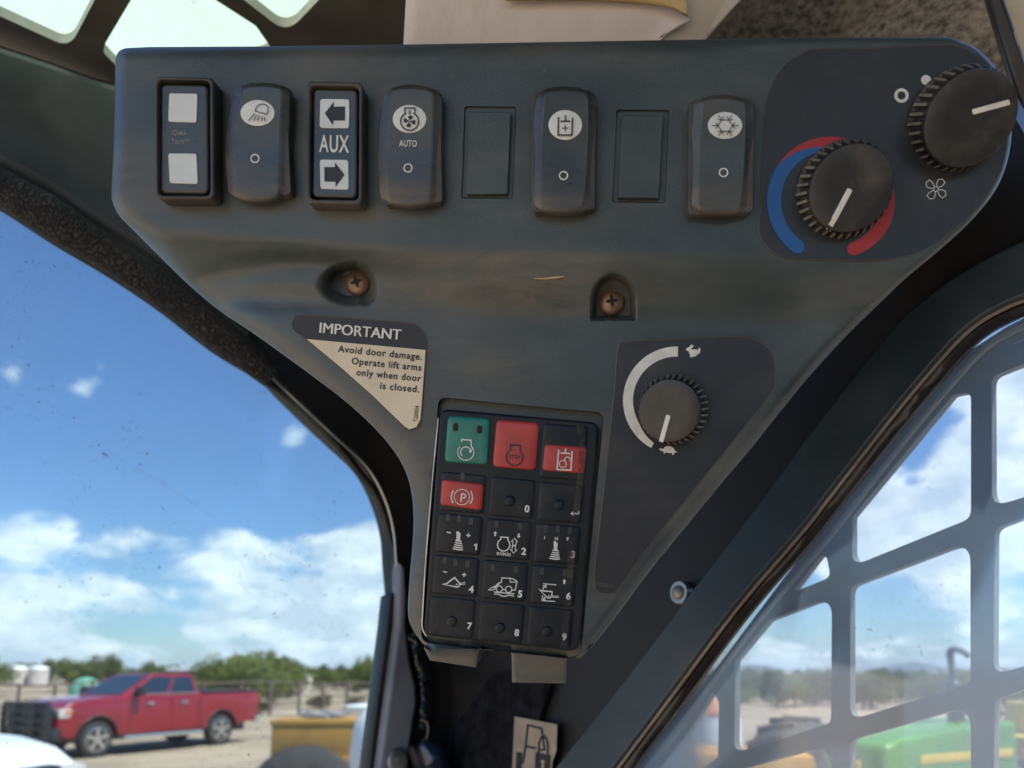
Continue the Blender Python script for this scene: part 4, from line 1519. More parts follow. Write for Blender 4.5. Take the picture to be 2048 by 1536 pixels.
Z = lambda x, y: (870 + x / 6.98, 820 + y / 6.98)
k = pillow('key', [(896, 831), (980, 836), (975, 930), (889, 924)], M['key_green'], kb, k1 + 0.0006, 11, 'green engine start key')
decal('symbol', [stroke([Z(*p) for p in [(370, 442), (376, 412), (505, 422), (505, 500), (540, 560)]], 2.6), stroke([Z(x, y) for x, y in arc(430, 590, 112, -10, 225, 26)], 1.8)], kr, M['print_white'], k)
decal('symbol', [stroke([Z(x, y) for x, y in arc(430, 588, 72, 130, 335, 20)], 2.2), poly([Z(470, 575), Z(520, 545), Z(500, 605)])], kr, M['print_white'], k)
for (x, y) in ((911, 854), (959, 859)):
    slab('indicator', rounded([(x - 5, y - 8), (x + 5, y - 8), (x + 5, y + 8), (x - 5, y + 8)], 5, 4), PC, k1 + 0.0008, 0.0006, M['black_hole'], k)
k = pillow('key', [(993, 839), (1079, 846), (1072, 941), (985, 933)], M['key_red'], kb, k1 + 0.0006, 11, 'red engine stop key')
Z3 = lambda x, y: (970 + x / 6.98, 820 + y / 6.98)
decal('symbol', [stroke([Z3(*p) for p in [(340, 565), (357, 548), (357, 486), (492, 495), (490, 560), (505, 575)]], 2.6), stroke([Z3(x, y) for x, y in arc(412, 660, 116, -45, 230, 30)], 2.6), text_piece('STOP', *Z3(415, 680), 7, 4, bold=0.02, width=24)], kr, M['print_black'], k)
key_black(0, 2, 'blank black key above the red hydraulic key')
k = pillow('key', [(1089, 888), (1174, 894), (1168, 947), (1084, 941)], M['key_red'], kb, k1 + 0.0008, 8, 'red key with a hydraulic cylinder symbol')
kq = pos0(k1 + 0.0011)
decal('symbol', [stroke([Z3(1030, 555), Z3(1005, 830), Z3(1200, 840), Z3(1215, 575)], 2.8), stroke([Z3(1055, 600), Z3(1190, 608)], 2.8), stroke([Z3(1126, 538), Z3(1122, 604)], 2.8),
                 stroke([Z3(x, y) for x, y in arc(1085, 755, 50, 0, 330, 18)], 1.6, True), stroke([Z3(x, y) for x, y in arc(1150, 690, 36, 150, 380, 14)], 1.8)], kq, M['print_white'], k)
k = key_black(1, 0, None)
led(k, [(925, 952)])
k = pillow('key', [(884, 958), (968, 968), (964, 1021), (880, 1010)], M['key_red'], kb, k1 + 0.0008, 8, 'red parking brake key')
decal('symbol', [stroke([Z(x, y) for x, y in arc(375, 1215, 108, 0, 346, 26)], 1.6, True), stroke([Z(x, y) for x, y in arc(375, 1215, 148, 145, 218, 10)], 2.6), stroke([Z(x, y) for x, y in arc(375, 1215, 148, -35, 38, 10)], 2.4), text_piece('P', *Z(385, 1285), 17, 6, bold=0.01)], kq, M['print_white'], k)
k = key_black(1, 1, 'black key marked 0')
dimple(k, 1020, 1002)
decal('numeral', [text_piece('0', 1053.5, 1024, 13, 5, bold=0.035)], ks, M['print_white'], k)
k = key_black(1, 2, 'black key with an enter arrow')
dimple(k, 1119, 1010)
decal('symbol', [stroke([Z3(1308, 1405), Z3(1306, 1447), Z3(1215, 1445)], 2.6), poly([Z3(1193, 1445), Z3(1230, 1414), Z3(1228, 1477)])], ks, M['print_white'], k)
ZA = lambda x, y: (860 + x / 8.08, 1020 + y / 8.08)
ZB = lambda x, y: (970 + x / 8.086, 1030 + y / 8.086)
joy1 = [(425, 350), (445, 342), (490, 370), (495, 400), (485, 488), (510, 500), (505, 520), (415, 505), (412, 480), (430, 470)]
k = key_black(2, 0, 'black key marked 1 with a joystick symbol')
led(k, [(896, 1035), (918, 1038), (942, 1042)])
decal('symbol', [poly([ZA(*p) for p in joy1])] + [stroke([ZA(*a), ZA((a[0] + b[0]) / 2, (a[1] + b[1]) / 2 + 10), ZA(*b)], 2.5) for a, b in (((405, 522), (518, 538)), ((393, 556), (525, 572)), ((380, 590), (530, 606)), ((368, 622), (535, 640)))] +
      [stroke([ZA(272, 356), ZA(340, 372)], 2.2), stroke([ZA(585, 405), ZA(655, 413)], 2.2), stroke([ZA(623, 375), ZA(617, 443)], 2.2)], ks, M['print_white'], k)
decal('numeral', [stroke([ZA(752, 545), ZA(742, 650)], 2.9), stroke([ZA(710, 575), ZA(745, 552)], 2.2)], ks, M['print_white'], k)
k = key_black(2, 1, 'black key marked 2 with an engine speed symbol')
led(k, [(993, 1048), (1040, 1053)])
up = lambda f, x, y: poly([f(x + a, y + b) for a, b in ((0, -40), (32, -2), (14, -2), (12, 38), (-16, 36), (-12, -4), (-30, -6))])
dn = lambda f, x, y: poly([f(x - a, y - b) for a, b in ((0, -40), (32, -2), (14, -2), (12, 38), (-16, 36), (-12, -4), (-30, -6))])
decal('symbol', [stroke([ZB(x, y) for x, y in arc(302, 482, 100, -48, 232, 28)], 2.3), stroke([ZB(*p) for p in [(240, 405), (258, 392), (255, 355), (375, 365), (372, 400), (372, 412)]], 2.3),
                 stroke([ZB(*p) for p in [(480, 375), (525, 430), (505, 432), (500, 490), (445, 488), (450, 430), (425, 428)]], 1.5, True), stroke([ZB(*p) for p in [(495, 505), (490, 565), (515, 567), (462, 615), (412, 560), (438, 560), (440, 503)]], 1.5, True),
                 up(ZB, 165, 302), dn(ZB, 545, 335), text_piece('n/min', *ZB(300, 656), 8.2, 7, bold=0.02, width=28)], ks, M['print_white'], k)
decal('numeral', [text_piece('2', *ZB(622, 640), 13, 5, bold=0.035)], ks, M['print_white'], k)
k = key_black(2, 2, 'black key marked 3 with a joystick symbol')
led(k, [(1092, 1057), (1116, 1058), (1140, 1061)])
joy3 = [(1110, 425), (1130, 420), (1172, 450), (1175, 475), (1165, 560), (1190, 570), (1188, 590), (1095, 580), (1090, 565), (1112, 555)]
decal('symbol', [poly([ZB(*p) for p in joy3])] + [stroke([ZB(*a), ZB((a[0] + b[0]) / 2, (a[1] + b[1]) / 2 + 8), ZB(*b)], 2.3) for a, b in (((1085, 602), (1195, 610)), ((1070, 634), (1200, 642)), ((1055, 665), (1205, 678)), ((1040, 698), (1210, 712)))] +
      [text_piece('I', *ZB(960, 393), 6.4, 4, bold=0.02), text_piece('H', *ZB(1153, 408), 6.4, 4, bold=0.02), text_piece('F', *ZB(1336, 412), 6.4, 4, bold=0.035)], ks, M['print_white'], k)
decal('numeral', [text_piece('3', *ZB(1420, 692), 13, 5, bold=0.035)], ks, M['print_white'], k)
k = key_black(3, 0, 'black key marked 4 with a bucket symbol')
led(k, [(890, 1121), (911.5, 1125.5), (935, 1128)])
decal('symbol', [stroke([ZA(*p) for p in [(210, 1200), (275, 1185), (398, 1092), (485, 1190), (460, 1240), (425, 1243)]], 2.8, True), stroke([ZA(490, 1188), ZA(570, 1166)], 1.6), stroke([ZA(490, 1207), ZA(570, 1195)], 1.6), disc(*ZA(430, 1202), 1.7, 10),
                 stroke([ZA(208, 992), ZA(276, 1008)], 2.2), stroke([ZA(515, 1043), ZA(586, 1051)], 2.2), stroke([ZA(554, 1012), ZA(547, 1082)], 2.2)], ks, M['print_white'], k)
decal('numeral', [text_piece('4', *ZA(664, 1332), 13, 5, bold=0.035)], ks, M['print_white'], k)
k = key_black(3, 1, 'black key marked 5 with a loader symbol')
led(k, [(986, 1135), (1032, 1139)])
decal('symbol', [stroke([ZB(*p) for p in [(225, 1120), (237, 1092), (262, 1092), (272, 1017), (405, 1022), (470, 1042), (520, 1074), (505, 1140), (488, 1212), (440, 1216)]], 2.0),
                 stroke([ZB(*p) for p in [(405, 1028), (410, 1090), (515, 1080)]], 1.8), stroke([ZB(60, 1210), ZB(130, 1158), ZB(165, 1190), ZB(130, 1214)], 1.9, True), stroke([ZB(232, 1100), ZB(150, 1172)], 3.6),
                 stroke([ZB(x, y) for x, y in arc(232, 1196, 50, 0, 345, 22)], 1.9, True), stroke([ZB(x, y) for x, y in arc(382, 1202, 52, 0, 345, 22)], 1.9, True), stroke([ZB(287, 1205), ZB(327, 1208)], 1.9),
                 stroke([ZB(145, 1245), ZB(475, 1276)], 2.0), stroke([ZB(*p) for p in [(148, 1282), (190, 1275), (235, 1290), (280, 1312), (325, 1314), (375, 1298), (420, 1298), (465, 1316)]], 2.0)], ks, M['print_white'], k)
decal('numeral', [text_piece('5', *ZB(564, 1328), 13, 5, bold=0.035)], ks, M['print_white'], k)
k = key_black(3, 2, 'black key marked 6 with a bucket angle symbol')
led(k, [(1084, 1143), (1130, 1145)])
decal('symbol', [stroke([ZB(940, 1112), ZB(1153, 1129)], 1.9), stroke([ZB(915, 1384), ZB(1126, 1397)], 1.9), stroke([ZB(*p) for p in [(875, 1203), (910, 1225), (1085, 1240), (1080, 1312), (1045, 1345), (1008, 1338)]], 2.4, True),
                 stroke([ZB(1085, 1311), ZB(1193, 1313)], 1.5), stroke([ZB(1085, 1327), ZB(1193, 1335)], 1.5), disc(*ZB(1032, 1308), 1.6, 10), stroke([ZB(935, 1207), ZB(948, 1172), ZB(985, 1142)], 1.8), stroke([ZB(935, 1147), ZB(990, 1138), ZB(982, 1185)], 1.8),
                 stroke([ZB(925, 1300), ZB(935, 1340), ZB(965, 1372)], 1.8), stroke([ZB(908, 1357), ZB(966, 1374), ZB(968, 1325)], 1.8), up(ZB, 1282, 1078)], ks, M['print_white'], k)
decal('numeral', [text_piece('6', *ZB(1346, 1364), 13, 5, bold=0.035)], ks, M['print_white'], k)
for c, (num, x, y, dx, dy) in enumerate((('7', 938, 1258, 904, 1243), ('8', 1033, 1271.5, 1000, 1256), ('9', 1128, 1280, 1095, 1263))):
    k = key_black(4, c, 'black key marked ' + num)
    dimple(k, dx, dy)
    decal('numeral', [text_piece(num, x, y, 12.5, 6, bold=0.035)], ks, M['print_white'], k)

rp = smooth_path([(1160, 850), (1164, 900), (1160, 960), (1150, 1040), (1142, 1120), (1136, 1200), (1128, 1296)], 5)
V = [PC.pos(p.x + s_ * 13, p.y, k1 + 0.00125) for p in rp for s_ in (-0.5, 0.5)]
obj('residue_streak', mesh('residue_streak', V, [[2 * i, 2 * i + 1, 2 * i + 3, 2 * i + 2] for i in range(len(rp) - 1)]), M['residue'], kp)
sp_ = smooth_path([(1068, 557), (1090, 557), (1110, 555), (1129, 553)], 3)
sw_ = obj('straw_bit', tube_mesh('straw_bit', [PC.pos(p.x, p.y, h1(p.x, p.y) + 0.0004) for p in sp_], [0.00015, 0.0002, 0.0003, 0.00035, 0.00045, 0.0005, 0.0005, 0.0005, 0.0004, 0.0002], 6), M['straw'], None, smooth=60)
tag(sw_, 'thin dry straw stuck to the console between the two screws', 'straw')

# ------------------------------------------------------------------ IMPORTANT sticker
lb = [(584, 652), (588, 637), (602, 630), (695, 636), (812, 646), (838, 655), (852, 678), (850, 731), (842, 838), (834, 856), (818, 861), (806, 853), (744, 792), (683, 738), (610, 677), (592, 665)]
lbp = [(p.x, p.y) for p in smooth_path(lb, 5, True)]
wl = empty('warning_sticker', PC.pos(817, 861, -0.0098), 'triangular IMPORTANT door warning sticker with tan lower half', 'sticker')
lz = lambda l: (lambda x, y: PC.pos(x, y, max(h1(x, y), -0.0106) + l))
slab('sticker_film', lbp, PC, -0.0096, 0.0006, M['print_black'], wl)
obj('sticker_edge', tube_mesh('sticker_edge', [PC.pos(x, y, -0.0097) for x, y in lbp + lbp[:2]], 0.00022, 5), M['label_edge'], wl, smooth=60)
low = [(613, 678), (851, 700), (849, 731), (841, 838), (833, 854), (818, 859), (808, 852), (744, 790), (683, 736)]
low = [(x, y) for x, y in low]
decal('tan_field', [poly(low)], pos0(-0.0093), M['label_paper'], wl)
pl_ = pos0(-0.0091)
decal('lettering', [text_piece('IMPORTANT', 718.4, 672.5, 20.5, 5.1, width=163)], pl_, M['print_white'], wl)
decal('lettering', [text_piece('IMPORTANT', 719.8, 672.6, 20.5, 5.1, width=163)], pos0(-0.00905), M['print_white'], wl)
for s_, x, y, c_, wd in (('Avoid door damage.', 844, 720, 12.8, 169), ('Operate lift arms', 842.5, 741.5, 12.8, 140), ('only when door', 841, 763, 12.8, 130), ('is closed.', 838.5, 785, 12.8, 79)):
    decal('lettering', [text_piece(s_, x, y, c_, 5.6, 'RIGHT', bold=0.022, width=wd)], pl_, M['print_black'], wl)
decal('lettering', [text_piece('T260054', 836, 828, 7.6, -84, bold=0.015, width=32)], pl_, M['print_black'], wl)

# ------------------------------------------------------------------ fuel sticker, stud, handle at the bottom
fl = empty('fuel_sticker', PS.pos(1060, 1530, 0.004), 'tan sticker with a fuel pump and padlock symbol on the dark wall', 'sticker')
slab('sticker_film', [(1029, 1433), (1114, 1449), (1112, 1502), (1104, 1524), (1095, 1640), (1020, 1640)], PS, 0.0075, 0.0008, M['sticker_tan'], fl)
Z = lambda x, y: (740 + x / 4.096, 1200 + y / 4.096)
fp = lambda x, y: PS.pos(x, y, 0.0078)
decal('pump_symbol', [stroke([Z(*p) for p in [(1252, 1340), (1275, 1190), (1293, 1025), (1405, 1052), (1430, 1225), (1395, 1230)]], 4.2), stroke([Z(1275, 1198), Z(1360, 1215)], 4.5), poly([Z(1200, 1243), Z(1248, 1250), Z(1240, 1500), (1020, 1600), Z(1185, 1500)])], fp, M['print_black'], fl)
decal('padlock_symbol', [stroke([Z(*p) for p in [(1380, 1255), (1382, 1180), (1400, 1125), (1425, 1112), (1445, 1140), (1457, 1200), (1452, 1270)]], 3.6), poly([Z(1355, 1245), Z(1478, 1272), Z(1470, 1480), Z(1345, 1480)])], lambda x, y: PS.pos(x, y, 0.0081), M['print_black'], fl)
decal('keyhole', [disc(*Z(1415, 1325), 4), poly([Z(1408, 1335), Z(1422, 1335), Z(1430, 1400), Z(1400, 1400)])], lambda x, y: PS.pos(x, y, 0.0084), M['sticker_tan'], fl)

st = empty('latch_stud', PD.pos(796, 1530, 0.02), 'round dusty metal stud stamped 88 on the door post', 'stud')
V, Fc = [], []
c = (796, 1523)
prof = [(1.0, 0.0), (1.0, 0.003), (0.94, 0.0045), (0.85, 0.0052), (0.5, 0.0058)]
for k_, hgt in prof:
    for x, y in arc(*c, 21 * k_, 0, 350, 35, 27 * k_):
        V.append(PD.pos(x, y, 0.012 + hgt))
for j in range(len(prof) - 1):
    for i in range(36):
        Fc.append([j * 36 + i, j * 36 + (i + 1) % 36, (j + 1) * 36 + (i + 1) % 36, (j + 1) * 36 + i])
Fc.append([(len(prof) - 1) * 36 + i for i in range(36)])
obj('stud_head', mesh('stud_head', V, Fc), M['metal'], st, smooth=50)
decal('lettering', [text_piece('88', 790, 1526, 12, 12, xs=0.8)], lambda x, y: PD.pos(x, y, 0.0186), M['print_grey'], st)

hd = empty('pull_handle', PD.pos(860, 1580, 0.03), 'glossy blue-black rounded handle below the console', 'handle')
V, Fc = [], []
hp = smooth_path([(842, 1484), (855, 1500), (868, 1520), (876, 1545), (880, 1580), (880, 1640)], 5)
hr = [0.0015] + [min(0.0125, 0.004 + 0.0011 * i) for i in range(1, len(hp))]
obj('grip', tube_mesh('grip', [PD.pos(p.x, p.y, 0.03) for p in hp], hr, 14), M['handle'], hd, smooth=80)
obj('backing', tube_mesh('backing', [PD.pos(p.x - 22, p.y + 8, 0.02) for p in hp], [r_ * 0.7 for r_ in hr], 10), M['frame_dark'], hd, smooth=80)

# foam strip along the upper rail
ftop = [(-600, 30), (-80, 297), (0, 339), (105, 397), (211, 474), (316, 541), (422, 622), (492, 678), (560, 738)]
fbot = [(-600, 90), (-80, 366), (0, 408), (105, 477), (211, 538), (316, 609), (422, 690), (478, 734), (529, 771)]
a_, b_ = smooth_path(ftop, 8), smooth_path(fbot, 8)
path, rad = [], []
for p, q in zip(a_, b_):
    m_ = p.lerp(q, 0.5)
    P0, P1 = PD.pos(p.x, p.y, 0.026), PD.pos(q.x, q.y, 0.026)
    path.append(PD.pos(m_.x, m_.y, 0.026))
    rad.append((P0 - P1).length / 2 * 0.97)
obj('foam_strip', tube_mesh('foam_strip', path, rad, 20), M['foam'], cab, smooth=80)

# ================================================================== outside the cab
def gpt(px, py, z=0.0):
    r = ray(px, py)
    t = (z - CAMZ) / r.z
    return CAM + r * t


def at(px, py, dist):
    r = ray(px, py)
    return CAM + r * (dist / r.y)


M['red_paint'] = mat('red_car_paint', (0.24, 0.005, 0.016), 0.22, var=0.05, vscale=2, dust=0.10, dscale=3, dustcol=(0.34, 0.14, 0.12), coat=0.6)
M['white_paint'] = mat('white_car_paint', (0.80, 0.80, 0.78), 0.25, var=0.04, vscale=2, coat=0.5)
M['car_glass'] = mat('car_glass', (0.02, 0.03, 0.045), 0.06, var=0.1, spec=0.8)
M['car_black'] = mat('car_black_plastic', (0.02, 0.022, 0.025), 0.45, var=0.2, vscale=3)
M['car_chrome'] = mat('car_chrome', (0.62, 0.60, 0.56), 0.25, metal=0.85, var=0.15, vscale=8)
M['tyre'] = mat('tyre_rubber', (0.030, 0.030, 0.032), 0.8, var=0.3, vscale=6, dust=0.3, dscale=4)
M['headlamp'] = mat('headlamp_lens', (0.55, 0.52, 0.48), 0.15, var=0.2, vscale=10)
M['amber'] = mat('amber_lens', (0.6, 0.18, 0.03), 0.3)
M['tail_red'] = mat('tail_lens', (0.35, 0.02, 0.02), 0.25)
M['tan_steel'] = mat('mustard_steel', (0.42, 0.225, 0.045), 0.5, var=0.15, vscale=4, dust=0.35, dscale=3)
M['yellow'] = mat('yellow_steel', (0.60, 0.30, 0.035), 0.45, var=0.15, vscale=4, dust=0.25, dscale=3)
M['green_paint'] = mat('green_tractor_paint', (0.065, 0.24, 0.035), 0.35, var=0.15, vscale=5, dust=0.25, dscale=3)
M['tractor_yellow'] = mat('tractor_yellow_paint', (0.65, 0.45, 0.04), 0.4)
M['orange'] = mat('orange_paint', (0.60, 0.20, 0.05), 0.5)
M['tank_white'] = mat('tank_plaster', (0.62, 0.53, 0.47), 0.7, var=0.15, vscale=1.5)
M['poly_white'] = mat('white_poly', (0.82, 0.82, 0.80), 0.4, var=0.04)
M['tarp'] = mat('green_tarp', (0.12, 0.36, 0.24), 0.6, var=0.15, vscale=2)
M['shed_wall'] = mat('shed_wall', (0.30, 0.23, 0.18), 0.8, var=0.2, vscale=1)
M['shed_roof'] = mat('shed_roof', (0.34, 0.34, 0.34), 0.6, var=0.2, vscale=1)
M['rust'] = mat('fence_steel', (0.16, 0.11, 0.085), 0.7, var=0.3, vscale=4)
M['grey_hose'] = mat('grey_hose', (0.22, 0.22, 0.23), 0.6, var=0.3, vscale=8)
M['bark'] = mat('bark', (0.13, 0.11, 0.07), 0.9, var=0.3, vscale=6)


def leaf_mat(name, c1, c2):
    m = mat(name, c1, 0.7, var=0.35, vscale=2.5, dust=0.8, dustcol=c2, dscale=1.2, spec=0.2)
    nt = m.node_tree
    b = nt.nodes['Principled BSDF']
    tl = nt.nodes.new('ShaderNodeBsdfTranslucent')
    nt.links.new(b.inputs['Base Color'].links[0].from_socket, tl.inputs[0])
    mx = nt.nodes.new('ShaderNodeMixShader')
    mx.inputs[0].default_value = 0.4
    nt.links.new(b.outputs[0], mx.inputs[1])
    nt.links.new(tl.outputs[0], mx.inputs[2])
    nt.links.new(mx.outputs[0], nt.nodes['Material Output'].inputs[0])
    return m


M['leaf'] = leaf_mat('leaf_palo_verde', (0.135, 0.165, 0.035), (0.20, 0.205, 0.065))
M['leaf2'] = leaf_mat('leaf_mesquite', (0.105, 0.130, 0.042), (0.17, 0.17, 0.07))
M['leaf3'] = leaf_mat('leaf_creosote', (0.135, 0.125, 0.05), (0.20, 0.17, 0.09))


def box_bm(bm, x0, x1, y0, y1, z0, z1):
    vs = [bm.verts.new(p) for p in ((x0, y0, z0), (x1, y0, z0), (x1, y1, z0), (x0, y1, z0), (x0, y0, z1), (x1, y0, z1), (x1, y1, z1), (x0, y1, z1))]
    for f in ((0, 3, 2, 1), (4, 5, 6, 7), (0, 1, 5, 4), (1, 2, 6, 5), (2, 3, 7, 6), (3, 0, 4, 7)):
        bm.faces.new([vs[i] for i in f])
    return vs


def lbox(name, parent, material, *b, bevel=0.02, seg=2):
    bm = bmesh.new()
    box_bm(bm, *b)
    if bevel:
        bmesh.ops.bevel(bm, geom=bm.edges[:], offset=bevel, segments=seg, affect='EDGES', profile=0.6)
    return bm_obj(name, bm, material, parent, smooth=40, local=True)


def profile_body(name, parent, material, prof, hw, bevel=0.05, taper=None):
    """side outline (x, z) extruded over the width 2*hw, edges rounded; taper(x, z) scales the half width"""
    bm = bmesh.new()
    a = [bm.verts.new((x, hw * (taper(x, z) if taper else 1), z)) for x, z in prof]
    b = [bm.verts.new((x, -hw * (taper(x, z) if taper else 1), z)) for x, z in prof]
    bm.faces.new(a)
    bm.faces.new(b[::-1])
    n = len(prof)
    for i in range(n):
        bm.faces.new([a[i], b[i], b[(i + 1) % n], a[(i + 1) % n]])
    bm.normal_update()
    if bevel:
        es = [e for e in bm.edges if len(e.link_faces) == 2 and e.link_faces[0].normal.angle(e.link_faces[1].normal, 0) > 0.6]
        bmesh.ops.bevel(bm, geom=es, offset=bevel, segments=3, affect='EDGES', profile=0.6, clamp_overlap=True)
    bmesh.ops.triangulate(bm, faces=[f for f in bm.faces if len(f.verts) > 4])
    return bm_obj(name, bm, material, parent, smooth=45, local=True)


def lathe_y(name, parent, material, prof, seg=32, origin=(0, 0, 0), axis='Y'):
    """profile (radius, offset along the axis) turned round an axis"""
    V, Fc = [], []
    for r_, o_ in prof:
        for i in range(seg):
            a = 2 * math.pi * i / seg
            c_, s_ = r_ * math.cos(a), r_ * math.sin(a)
            V.append({'Y': (origin[0] + c_, origin[1] + o_, origin[2] + s_), 'Z': (origin[0] + c_, origin[1] + s_, origin[2] + o_), 'X': (origin[0] + o_, origin[1] + c_, origin[2] + s_)}[axis])
    for j in range(len(prof) - 1):
        for i in range(seg):
            i2 = (i + 1) % seg
            Fc.append([j * seg + i, j * seg + i2, (j + 1) * seg + i2, (j + 1) * seg + i])
    Fc.append(list(range(seg)))
    Fc.append([(len(prof) - 1) * seg + i for i in range(seg)][::-1])
    bm = bmesh.new()
    me = mesh(name, V, Fc)
    bm.from_mesh(me)
    bpy.data.meshes.remove(me)
    return bm_obj(name, bm, material, parent, smooth=40, local=True)


def wheel(parent, x, y, r, w, side, spokes=5, rim='car_chrome'):
    ty = lathe_y('wheel', parent, M['tyre'], [(r * 0.66, -w / 2), (r * 0.9, -w / 2), (r * 0.985, -w * 0.36), (r, -w * 0.2), (r, w * 0.2), (r * 0.985, w * 0.36), (r * 0.9, w / 2), (r * 0.66, w / 2)], 36, (x, y, r))
    s_ = side * w / 2
    lathe_y('rim', ty, M[rim], [(r * 0.66, s_ * 0.55), (r * 0.67, s_ * 1.0), (r * 0.62, s_ * 1.02), (r * 0.60, s_ * 0.6), (0.001, s_ * 0.5)], 32, (x, y, r))
    for k in range(spokes):
        a = 2 * math.pi * k / spokes + 0.3
        bm = bmesh.new()
        box_bm(bm, 0.02, r * 0.62, -0.03, 0.03, -r * 0.085, r * 0.085)
        bmesh.ops.transform(bm, matrix=Matrix.Translation((x, y + s_ * 0.92, r)) @ Matrix.Rotation(-a, 4, 'Y'), verts=bm.verts)
        bm_obj('spoke', bm, M[rim], ty, smooth=40, local=True)
    lathe_y('hub', ty, M[rim], [(r * 0.17, s_ * 0.6), (r * 0.16, s_ * 1.04), (r * 0.09, s_ * 1.08)], 18, (x, y, r))
    return ty


def pickup(name, label, loc, rz, paint, guard=True):
    t = empty(name, loc, label, 'pickup truck', rz)
    ar = []

    def arch(cx, r_):
        return [(cx + r_ * math.cos(R(a)), 0.44 + r_ * math.sin(R(a))) for a in range(0, 181, 12)]
    prof = [(-1.22, 0.62), (-1.27, 1.02), (-1.24, 1.40), (-1.16, 1.44), (0.72, 1.43), (2.9, 1.40), (3.3, 1.385), (3.8, 1.35), (4.2, 1.27), (4.42, 1.14), (4.5, 0.95), (4.5, 0.55), (4.3, 0.47)]
    prof += arch(3.57, 0.50) + [(2.9, 0.47), (0.6, 0.47)] + arch(0, 0.50) + [(-0.62, 0.55)]
    tp__ = lambda x, z: (1.0 - 0.10 * max(0, (z - 1.15)) / 0.3 * (1 if x > 3.0 else 0.25)) * (1.0 - 0.10 * max(0, x - 3.9) / 0.6)
    body_ = profile_body('body', t, M[paint], prof, 1.0, 0.05, tp__)
    # belt crease and wheel-arch lips
    for cx_ in (0, 3.57):
        for s_ in (1, -1):
            path_ = [Vector((cx_ + 0.51 * math.cos(R(a)), s_ * 0.985, 0.44 + 0.51 * math.sin(R(a)))) for a in range(0, 181, 12)]
            obj('arch_lip', tube_mesh('arch_lip', path_, 0.028, 8), M['car_black'], body_, smooth=60, local=True)
    # greenhouse
    zb, zt = 1.38, 1.93
    B = [(0.70, 0.93), (3.02, 0.93), (3.02, -0.93), (0.70, -0.93)]
    T = [(0.86, 0.74), (2.02, 0.74), (2.02, -0.74), (0.86, -0.74)]
    bm = bmesh.new()
    vb = [bm.verts.new((x, y, zb)) for x, y in B]
    vt = [bm.verts.new((x, y, zt)) for x, y in T]
    bm.faces.new(vb[::-1])
    bm.faces.new(vt)
    for i in range(4):
        bm.faces.new([vb[i], vb[(i + 1) % 4], vt[(i + 1) % 4], vt[i]])
    bmesh.ops.bevel(bm, geom=[e for e in bm.edges if max(v.co.z for v in e.verts) > zb + 0.1], offset=0.07, segments=4, affect='EDGES', profile=0.6)
    gh = bm_obj('cab_top', bm, M[paint], t, smooth=50, local=True)

    def glass(nm, q00, q10, q11, q01, mt, push, parent_):
        V = [Vector(q00), Vector(q10), Vector(q11), Vector(q01)]
        nrm = (V[1] - V[0]).cross(V[3] - V[0]).normalized() * push
        W = [v + nrm for v in V]
        bm_ = bmesh.new()
        a = [bm_.verts.new(v - nrm * 0.5) for v in V]
        b = [bm_.verts.new(w) for w in W]
        bm_.faces.new(b)
        bm_.faces.new(a[::-1])
        for i in range(4):
            bm_.faces.new([a[i], a[(i + 1) % 4], b[(i + 1) % 4], b[i]])
        return bm_obj(nm, bm_, mt, parent_, smooth=30, local=True)

    def side(u, v, s_):
        xb, xt = B[0][0] + (B[1][0] - B[0][0]) * u, T[0][0] + (T[1][0] - T[0][0]) * u
        return (xb + (xt - xb) * v, s_ * (0.93 + (0.74 - 0.93) * v), zb + (zt - zb) * v)

    def front(u, v):
        y = (0.93 + (0.74 - 0.93) * v) * (1 - 2 * u)
        return (3.02 + (2.02 - 3.02) * v, y, zb + (zt - zb) * v)
    for s_ in (1, -1):
        f = 1 if s_ == 1 else -1
        for (u0, u1) in ((0.07, 0.43), (0.47, 0.93)):
            q = [side(u0, 0.14, s_), side(u1, 0.14, s_), side(u1 if u1 < 0.5 else 0.93, 0.86, s_), side(u0, 0.86, s_)]
            glass('side_window', *(q if s_ == -1 else q), M['car_glass'], -0.012 * s_, gh)
    glass('windshield', front(0.07, 0.08), front(0.93, 0.08), front(0.90, 0.92), front(0.10, 0.92), M['car_glass'], -0.012, gh)
    lbox('rear_window', gh, M['car_glass'], 0.72, 0.76, -0.6, 0.6, 1.5, 1.82)
    # bed
    lbox('bed_cover', t, M['car_black'], -1.16, 0.62, -0.88, 0.88, 1.41, 1.455, bevel=0.01)
    for s_ in (1, -1):
        lbox('bed_rail', t, M['car_black'], -1.2, 0.66, s_ * 0.955 - 0.045, s_ * 0.955 + 0.045, 1.43, 1.475, bevel=0.01)
        lbox('running_board', t, M['car_chrome'], 0.65, 2.95, s_ * 1.0 - 0.07, s_ * 1.0 + 0.07, 0.36, 0.46, bevel=0.035)
        lbox('window_trim', t, M['car_chrome'], 0.85, 2.75, s_ * 0.965 - 0.012, s_ * 0.965 + 0.012, 1.42, 1.445, bevel=0.005)
        for x in (1.15, 2.15):
            lbox('door_handle', t, M['car_chrome'], x, x + 0.2, s_ * 1.005 - 0.02, s_ * 1.005 + 0.03, 1.18, 1.23, bevel=0.012)
        for x in (0.74, 1.62, 2.78):
            lbox('door_seam', t, M['car_black'], x, x + 0.012, s_ * 0.999 - 0.004, s_ * 0.999 + 0.004, 0.55, 1.34, bevel=0)
        mr_ = lbox('wing_mirror', t, M['car_black'], 2.55, 2.72, s_ * 1.12 - 0.12, s_ * 1.12 + 0.12, 1.40, 1.62, bevel=0.04)
        lbox('mirror_arm', mr_, M['car_black'], 2.58, 2.66, s_ * 0.98 - 0.1, s_ * 0.98 + 0.1, 1.42, 1.47, bevel=0.01)
